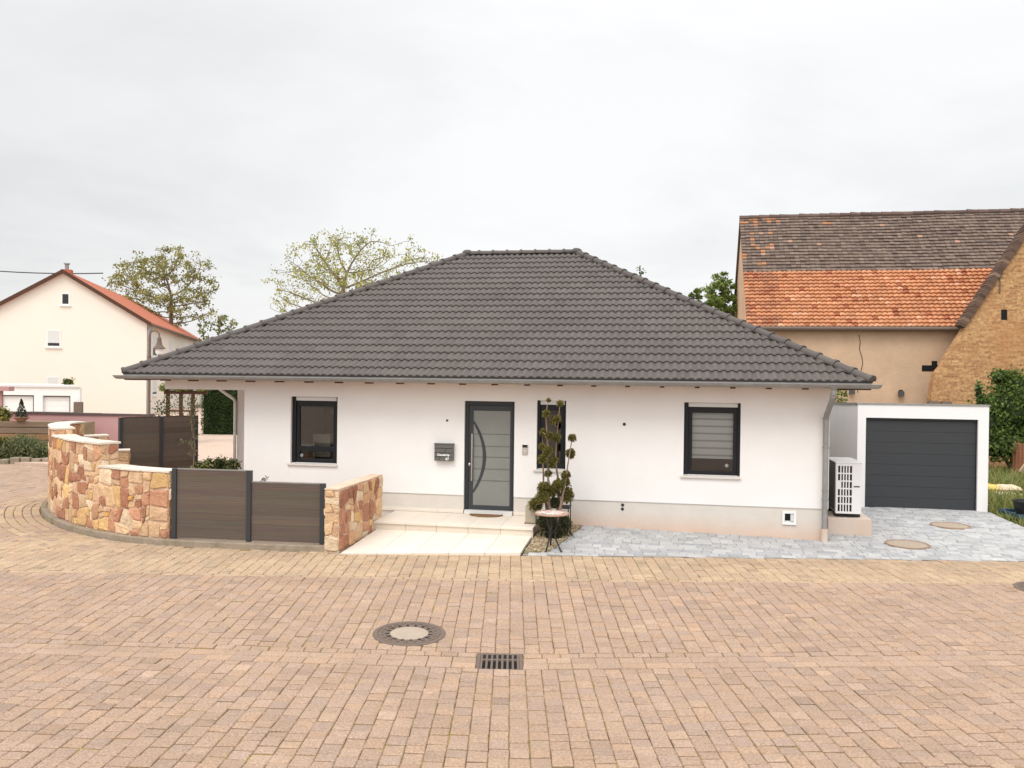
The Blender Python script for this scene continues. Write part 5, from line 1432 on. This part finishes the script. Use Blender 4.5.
# pink wall and pink porch
pw0=at(-20,411.0,33); pw1=at(150,414.3,32); dx,dy=pw1.x-pw0.x,pw1.y-pw0.y
pw=thing('garden_wall','pink rendered garden wall with dark coping in the left background','wall',(pw0.x,pw0.y,0),atan2(dy,dx)); pl_=math.hypot(dx,dy)
m_=MB(); m_.box(0,0,-.2,pl_,.25,pw1.z-.08); m_.build('wall_body', M['pink'], pw)
m_=MB()
for i in range(int(pl_/1)+1): m_.box(i*1.0+.005,-.05,pw1.z-.078,min(i+.995,pl_+.02),.30,pw1.z+rnd.uniform(-.008,.012)); 
m_.build('coping', M['pinkcap'], pw)
for px,py,lab in ((41,424,'left dark lamp on the pink garden wall'),(62.5,423.5,'right dark lamp on the pink garden wall')):
    q=at(px,py,32.2); t=thing('wall_lamp',lab,'lamp',(q.x,pw0.y+(q.x-pw0.x)*dy/dx-.02,q.z),atan2(dy,dx),'lamps on the pink wall'); m_=MB(); m_.box(-.12,-.1,-.1,.12,0,.1); m_.build('lamp_body', M['black_plastic'], t, bevel=.02)
    m_=MB(); m_.box(-.09,-.115,-.06,.09,-.102,.02); m_.build('lamp_glass', M['coil'], t)
pc=at(0,387,31); pk=thing('porch','pink porch pillar with flat pink roof at the left edge','porch',(pc.x,31,0))
m_=MB(); m_.box(-1.6,.02,-.2,at(1.5,390,31).x-pc.x,.12,at(1,390,31).z); m_.build('pillar', M['pink'], pk)
m_=MB(); m_.box(-2,-.2,at(5,391,31).z+.003,at(12,388,31).x-pc.x,.15,at(5,386.5,31).z); m_.build('roof', M['pink'], pk)
# raised timber bed, lavender and pots
wb0=at(-15,424,29.3); wb1=at(52,425,29.3)
wb=thing('raised_bed','weathered grey timber raised bed behind the lavender','raised bed',(wb0.x,29.3,0))
m_=MB(); ln_=wb1.x-wb0.x+.4
for k in range(6): 
    c=(1,.95,.9) if k!=3 else (1.5,1.1,.8); k_=rnd.uniform(.8,1.2); c=tuple(x*k_ for x in c); m_.box(0,0,.02+k*.22,ln_,.12,.22+k*.22,c)
m_.build('timber_side', M['wood_grey'], wb, bevel=.01); m_=MB(); m_.box(0,.12,.0,ln_,2.2,1.22); m_.build('soil', M['gravel_soil'], wb)
LAV=[(.15,.165,.07),(.19,.205,.09),(.12,.14,.055),(.22,.22,.11)]
bush('lavender','spreading grey green lavender bush beside the curved stone wall','lavender',(at(30,462,28.3).x,28.3,.0),[B(30,450,28.3,.6,.42,.5),B(14,452,28.3,.55,.42,.5),B(42,453,28.1,.38,.36,.4),B(22,445,28.5,.6,.35,.4)],.15,420,LAV,14,asp=.2)
bush('lavender','yellow green leafy shrub at the left edge before the timber bed','shrub',(at(2,462,28.2).x,28.2,.0),[B(-2,452,28.2,.5,.5),B(3,446,28.4,.35,.3)],.13,130,[(.12,.13,.02),(.09,.11,.02),(.15,.14,.03)],15)
bush('yellow_shrub','variegated yellow green shrub above the timber bed at the left edge','shrub',(at(3,424,29.8).x,29.8,1.2),[B(3,415,29.8,.30,.32),B(-4,420,29.8,.4,.35),B(6,424,29.7,.18,.2)],.12,150,[(.22,.20,.04),(.09,.10,.02),(.30,.26,.07)],16)
bk_=MB(); kp0=at(-10,466.5,27.4); kp1=at(46,464.5,27.9)
bedk=thing('bed_edging','grey stone edging along the front of the lavender bed','edging',(kp0.x,27.4,0))
for i in range(7):
    l_=(kp1.x-kp0.x+.6)/7; bk_.rbox((i*l_+l_/2,i*.07,.08),(l_-.02,.25,.26+rnd.uniform(-.05,.08)),.05,col=(1,1,1))
bk_.build('edging_stone', M['concrete'], bedk, bevel=.03)
pp=at(18.5,428,29.2)
pot=thing('flower_pot','orange terracotta bowl with dwarf conifer on the timber bed','flower pot',(pp.x,29.36,1.32))
m_=MB(); m_.lathe([(.12,0),(.22,.10),(.27,.14),(.24,.14),(.1,.08)],n=18); m_.build('bowl', M['terracotta'], pot)
cn=MB(); rg=random.Random(4)
for _ in range(900):
    h=rg.random()**1.3; r=.19*(1-h)+.015; a=rg.uniform(0,2*pi); q=r*rg.uniform(.5,1.05); cn.leaf((q*cos(a),q*sin(a),.14+h*.62),.06,rg,jit(rg.choice(((.02,.04,.02),(.03,.055,.03),(.015,.03,.015))),rg),.4,.4)
ct=thing('dwarf_conifer','small dark conical conifer growing in the orange bowl','conifer',(pp.x,29.36,1.34)); cn.build('foliage', M['leaf'], ct); m_=MB(); m_.tube([(0,0,.0),(0,0,.5)],[.02,.01],6); m_.build('trunk', M['bark'], ct)
# street lamp
lpz=at(149.5,350,45); lamp=thing('street_lamp','green grey swan neck street lamp before the cream house','street lamp',(lpz.x,45,0))
m_=MB(); ztop_=at(150,330.5,45).z
m_.tube([(0,0,0),(0,0,ztop_-.35)],[.07,.055],10); m_.tube([(0,0,ztop_-.7),(0,0,ztop_-.45)]+[(.26-.26*cos(a),0,ztop_-.28+.28*sin(a)) for a in [pi*j/9 for j in range(0,9)]]+[(.52,0,ztop_-.36)],.04,8); m_.tube([(0,0,ztop_-1.55),(0,0,ztop_-1.35)],.10,10); m_.build('pole', M['iron'], lamp)
m_=MB(); m_.lathe([(.06,0),(.10,-.06),(.12,-.28),(.17,-.44),(.31,-.60),(.31,-.64),(.1,-.62)],(.52,0,ztop_-.34),18); m_.build('lamp_shade', M['iron'], lamp)
m_=MB(); m_.lathe([(.2,-.64),(.19,-.85),(.1,-.98)],(.52,0,ztop_-.34),14); m_.build('lamp_glass', M['far_white'], lamp)
# overhead cable
m_=MB(); a=at(-60,265.5,70); b_=at(103,273.2,66); m_.tube([tuple(a+(b_-a)*(i/10)-Vector((0,0,.25*4*(i/10)*(1-i/10)))) for i in range(11)],.045,5,cap=False); tag(m_.build('power_cable', M['zipline']),'thin dark overhead cable above the cream house roof','cable')
# pergola with creeper, clipped hedge
pe=at(168,394,36); pg=thing('pergola','dark brown timber pergola overgrown with creeper','pergola',(pe.x,36,0))
xs_=[0,at(181,394,36).x-pe.x,at(193,394,36).x-pe.x,at(207,394,36).x-pe.x]; zt_=pe.z
for x in xs_[:3]:
    m_=MB(); m_.box(x-.06,-.06,-.1,x+.06,.06,zt_); m_.build('post', M['wood_dark'], pg)
m_=MB(); m_.box(-.15,-.07,zt_+.002,xs_[3],.07,zt_+.16); m_.build('top_beam', M['wood_dark'], pg)
m_=MB(); m_.box(0,-.03,zt_-.75,xs_[2],.03,zt_-.68); m_.build('cross_rail', M['wood_dark'], pg)
cr=MB(); rg=random.Random(8)
for _ in range(2600):
    x=rg.uniform(-.3,xs_[3]+.1); cr.leaf((x,rg.gauss(0,.15),zt_+.18+abs(rg.gauss(0,.12))+.1*mnoise.noise(Vector((x*3,0,0)))),.10,rg,jit(rg.choice(((.20,.22,.06),(.14,.17,.04),(.27,.27,.10))),rg),.6)
for _ in range(700):
    x=rg.choice(xs_[:3])+rg.gauss(0,.12); cr.leaf((x,rg.gauss(-.05,.1),rg.uniform(.7,zt_)),.09,rg,jit(rg.choice(((.14,.16,.05),(.09,.11,.03),(.2,.2,.08))),rg),.6)
for _ in range(160): cr.leaf((rg.gauss(-.3,.16),rg.gauss(0,.2),rg.uniform(.8,1.9)),.11,rg,jit((.05,.07,.025),rg),.6)
tag(cr.build('creeper', M['leaf'], None, (pe.x,36,0)),'pale green creeper covering the pergola top','creeper')
hp0=at(201,391,41);hp1=at(240,391,41)
hd_=thing('thuja_hedge','tall dark green clipped hedge seen through the covered corner','hedge',((hp0.x+hp1.x)/2,41.3,0))
m_=MB(); hw=(hp1.x-hp0.x)/2; rg=random.Random(9)
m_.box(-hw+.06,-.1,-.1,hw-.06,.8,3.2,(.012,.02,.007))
for _ in range(7000):
    x=rg.uniform(-hw,hw); z=rg.uniform(.0,3.3); e=.12*mnoise.noise(Vector((x*2.2,z*1.4,3))); y=-.2-e+rg.uniform(-.05,.05)
    if z<.35: x*=.8+.2*z/.35
    m_.leaf((x,y,z),.085,rg,jit(rg.choice(((.04,.07,.016),(.055,.095,.022),(.03,.05,.013))),rg,.35),.5)
for _ in range(900):
    s_=rg.choice((-1,1)); m_.leaf((s_*(hw+.03*rg.random()),rg.uniform(-.25,.6),rg.uniform(.1,3.3)),.09,rg,jit((.022,.04,.01),rg,.35),.5)
m_.build('foliage', M['leaf'], hd_)
# shrubs and sapling inside the corner plot
SH=[(.14,.165,.06),(.18,.20,.075),(.11,.14,.045),(.26,.26,.12)]
for k,(px,py,Y,r,lab) in enumerate(((208,467,18.6,.17,'leftmost of three leafy shrubs behind the low fence'),(220,466,18.9,.22,'middle one of three leafy shrubs behind the low fence'),(232,467,18.7,.19,'rightmost of three leafy shrubs behind the low fence, by the pillar'))):
    p_=at(px,py,Y); bush('shrub',lab,'shrub',(p_.x,Y,.1),[B(px,py,Y,r,.22),B(px,py+12,Y,r*.85,.35)],.07,420,SH,20+k,group='shrubs behind the low fence')
bush('pale_shrub','low yellow green flowering shrub at the foot of the sapling','shrub',(at(201,468,18.2).x,18.2,.1),[B(201,466,18.2,.22,.12),B(203,478,18.2,.24,.2)],.07,260,[(.22,.24,.05),(.16,.19,.04),(.45,.42,.25)],27)
ol=at(194,470,18); rg=random.Random(33)
tr_=thing('sapling','thin young olive like sapling before the tall screen fence','sapling',(ol.x,18,.1))
m_=MB(); lf=MB()
stem=[at(193+4*sin(i*.5)*(.3 if i<4 else .6),470-i*6.2,18)-Vector((ol.x,18,.1)) for i in range(11)]
m_.tube([(0,0,0)]+[tuple(p) for p in stem],[.016]+[.014-.001*i for i in range(11)],6)
for i in range(2,11):
    for s_ in range(2):
        d=Vector((rg.uniform(-.28,.22),rg.uniform(-.2,.2),rg.uniform(.05,.22))); e=stem[i]+d; m_.tube([tuple(stem[i]),tuple(e)],[.006,.003],4)
        for _ in range(16):
            q=stem[i]+d*rg.uniform(.2,1.1); lf.leaf((q.x+rg.gauss(0,.025),q.y+rg.gauss(0,.025),q.z+rg.gauss(0,.03)),.06,rg,jit(rg.choice(((.20,.19,.10),(.15,.15,.08),(.27,.25,.14))),rg),.4)
m_.build('trunk', M['bark'], tr_); lf.build('crown', M['leaf'], tr_)
tw=at(264,479,15.6); t=thing('dry_plant','single grey dry plant tip showing above the low fence','plant',(tw.x,15.6,.1)); m_=MB(); rg=random.Random(3)
m_.tube([(0,0,0),(.01,0,tw.z-.1)],.006,5); 
for _ in range(40): m_.leaf((rg.gauss(.01,.05),rg.gauss(0,.03),tw.z-.1+rg.gauss(0,.03)),.045,rg,jit((.16,.16,.14),rg),.5)
m_.build('stalk', M['leaf'], t)

# ------------------------------------------------------------------ background trees
SPR=[(.31,.30,.09),(.25,.25,.075),(.37,.34,.11),(.22,.20,.065)]
c=lambda px,py,Y,rx,rz,ry=None:B(px,py,Y,rx,rz,ry)
b0=at(172,330,85)
make_tree('walnut_tree','large half bare spring tree behind the red roofed house','tree',(b0.x,85,0),
  [c(145,279,84,3.2,2.6),c(172,267,85,3.2,2.2),c(198,285,86,2.2,3.2),c(120,288,84,1.8,1.8),c(160,300,84,3.6,1.6),c(200,310,86,2.0,1.8),c(183,318,85,2.6,1.0)],
  [tuple(at(171,318,85)),tuple(at(171,295,85))],900,.5,13,.23,SPR,51,tip=.022,rmax=.36,spread=.36)
b1=at(342,300,60)
make_tree('walnut_tree','wide airy spring tree behind the bungalow roof, left of the ridge','tree',(b1.x,60,0),
  [c(330,262,60,3.1,2.2),c(300,285,60,2.4,2.2),c(365,255,60,2.4,1.7),c(405,262,60,2.5,1.7),c(355,244,60,2.6,.9),c(285,308,60,1.4,1.4),c(435,258,60,1.0,.8),c(340,280,60,4.0,1.2),c(315,250,60,1.6,1.4)],
  [tuple(at(342,305,60)),tuple(at(343,288,60))],1000,.38,7,.16,[(.34,.35,.09),(.28,.29,.08),(.41,.40,.12)],53,tip=.016,rmax=.2,spread=.30)
b2_=at(222,330,78)
make_tree('small_tree','small pale green tree between the big spring trees','tree',(b2_.x,78,0),[c(222,326,78,1.6,1.3),c(210,335,78,1.5,1.4)],[tuple(at(220,345,78))],160,.5,10,.28,[(.24,.25,.11),(.15,.17,.07)],55,tip=.03,rmax=.2,spread=.3)
b3=at(718,320,40)
make_tree('green_tree','bright green leafy tree between bungalow roof and barn','tree',(b3.x,40,0),
  [c(718,287,40,.75,.75),c(703,298,40,.7,.6),c(732,300,40,.7,.95),c(715,312,40,1.1,.8),c(690,300,40,.3,.35),c(738,315,40,.5,.7)],
  [tuple(at(718,325,40))],360,.22,26,.16,[(.16,.22,.05),(.20,.27,.065),(.115,.165,.04),(.24,.30,.09)],57,tip=.012,rmax=.12,spread=.14)
b4=at(640,275,60)
make_tree('distant_tree','tip of a distant tree above the right hip of the bungalow roof','tree',(b4.x,60,0),[c(639,270,60,.35,.6),c(638,276,60,.5,.5),c(638,295,60,.8,1.2)],[tuple(at(639,300,60))],90,.25,12,.16,[(.10,.12,.07),(.13,.15,.09)],59,tip=.015,rmax=.12,spread=.16)

# ------------------------------------------------------------------ sky, sun, camera
SUN_EL, SUN_AZ = radians(52), radians(205)      # azimuth measured clockwise from +Y: behind the camera, to the left
wd=bpy.data.worlds.new('World'); sc.world=wd; wd.use_nodes=True; nt=wd.node_tree; N=nt.nodes; K=nt.links
bg=N['Background']; bg.inputs[1].default_value=.1
sky=N.new('ShaderNodeTexSky'); sky.sky_type='NISHITA'; sky.sun_disc=False; sky.sun_elevation=SUN_EL; sky.sun_rotation=SUN_AZ; sky.air_density=1.2; sky.dust_density=2
tc=N.new('ShaderNodeTexCoord'); sp=N.new('ShaderNodeSeparateXYZ'); K.new(tc.outputs['Generated'],sp.inputs[0])
# flat cloud deck: project the direction onto a plane so that clouds flatten towards the horizon
zc=N.new('ShaderNodeMath'); zc.operation='MAXIMUM'; zc.inputs[1].default_value=.03; K.new(sp.outputs['Z'],zc.inputs[0])
za=N.new('ShaderNodeMath'); za.operation='ADD'; za.inputs[1].default_value=.12; K.new(zc.outputs[0],za.inputs[0])
dx_=N.new('ShaderNodeMath'); dx_.operation='DIVIDE'; K.new(sp.outputs['X'],dx_.inputs[0]); K.new(za.outputs[0],dx_.inputs[1])
dy_=N.new('ShaderNodeMath'); dy_.operation='DIVIDE'; K.new(sp.outputs['Y'],dy_.inputs[0]); K.new(za.outputs[0],dy_.inputs[1])
cb=N.new('ShaderNodeCombineXYZ'); K.new(dx_.outputs[0],cb.inputs[0]); K.new(dy_.outputs[0],cb.inputs[1])
n1=N.new('ShaderNodeTexNoise'); n1.inputs['Scale'].default_value=.55; n1.inputs['Detail'].default_value=7; n1.inputs['Roughness'].default_value=.55; n1.inputs['Distortion'].default_value=.3; K.new(cb.outputs[0],n1.inputs['Vector'])
cr_=N.new('ShaderNodeValToRGB'); e=cr_.color_ramp.elements
e[0].position=.36; e[0].color=(8.5,8.58,8.68,1); e[1].position=.53; e[1].color=(9.8,9.8,9.8,1); K.new(n1.outputs[0],cr_.inputs[0])
# an overcast sky is brighter overhead and round the hidden sun
mz=N.new('ShaderNodeMapRange'); mz.inputs[1].default_value=.35; mz.inputs[2].default_value=1; mz.inputs[3].default_value=1; mz.inputs[4].default_value=1.55; K.new(sp.outputs['Z'],mz.inputs[0])
sd=Vector((sin(SUN_AZ)*cos(SUN_EL),cos(SUN_AZ)*cos(SUN_EL),sin(SUN_EL)))
dt=N.new('ShaderNodeVectorMath'); dt.operation='DOT_PRODUCT'; dt.inputs[1].default_value=sd; K.new(tc.outputs['Generated'],dt.inputs[0])
ms=N.new('ShaderNodeMapRange'); ms.inputs[1].default_value=-.1; ms.inputs[2].default_value=1; ms.inputs[3].default_value=1; ms.inputs[4].default_value=1.9; K.new(dt.outputs['Value'],ms.inputs[0])
mxx=N.new('ShaderNodeMapRange'); mxx.inputs[1].default_value=-.6; mxx.inputs[2].default_value=-.05; mxx.inputs[3].default_value=.84; mxx.inputs[4].default_value=1; K.new(sp.outputs['X'],mxx.inputs[0])
mq=N.new('ShaderNodeMath'); mq.operation='MULTIPLY'; K.new(mz.outputs[0],mq.inputs[0]); K.new(mxx.outputs[0],mq.inputs[1])
mm=N.new('ShaderNodeMath'); mm.operation='MULTIPLY'; K.new(mq.outputs[0],mm.inputs[0]); K.new(ms.outputs[0],mm.inputs[1])
mx=N.new('ShaderNodeMix'); mx.data_type='RGBA'; mx.blend_type='MULTIPLY'; mx.inputs[0].default_value=1; K.new(cr_.outputs[0],mx.inputs[6]); K.new(mm.outputs[0],mx.inputs[7])
m2=N.new('ShaderNodeMix'); m2.data_type='RGBA'; m2.inputs[0].default_value=.93; K.new(sky.outputs[0],m2.inputs[6]); K.new(mx.outputs[2],m2.inputs[7])
K.new(m2.outputs[2],bg.inputs[0])
sl_=bpy.data.lights.new('sun','SUN'); sl_.energy=1.2; sl_.angle=radians(24); sl_.color=(1,.95,.88)
so_=bpy.data.objects.new('sun',sl_); COL.objects.link(so_); so_.rotation_euler=sd.to_track_quat('Z','Y').to_euler(); so_.location=(0,-10,30)

cam=bpy.data.cameras.new('camera'); co=bpy.data.objects.new('camera',cam); COL.objects.link(co)
cam.sensor_width=36; cam.lens=FPX/1024*36; cam.clip_end=3000; cam.clip_start=.1
F=Vector((0,cos(PITCH),-sin(PITCH))); R0=Vector((1,0,0)); U0=Vector((0,sin(PITCH),cos(PITCH)))
cr2,sr2=cos(ROLL),sin(ROLL); Xc=R0*cr2+U0*sr2; Yc=-R0*sr2+U0*cr2; Zc=-F
mw=Matrix(((Xc.x,Yc.x,Zc.x,0),(Xc.y,Yc.y,Zc.y,0),(Xc.z,Yc.z,Zc.z,CH),(0,0,0,1))); co.matrix_world=mw
sc.camera=co
sc.view_settings.view_transform='Standard'; sc.view_settings.look='None'; sc.view_settings.exposure=.07; sc.view_settings.gamma=1
sc.view_settings.use_curve_mapping=False
try:
    sc.cycles.use_denoising=True; sc.cycles.max_bounces=6
except Exception: pass
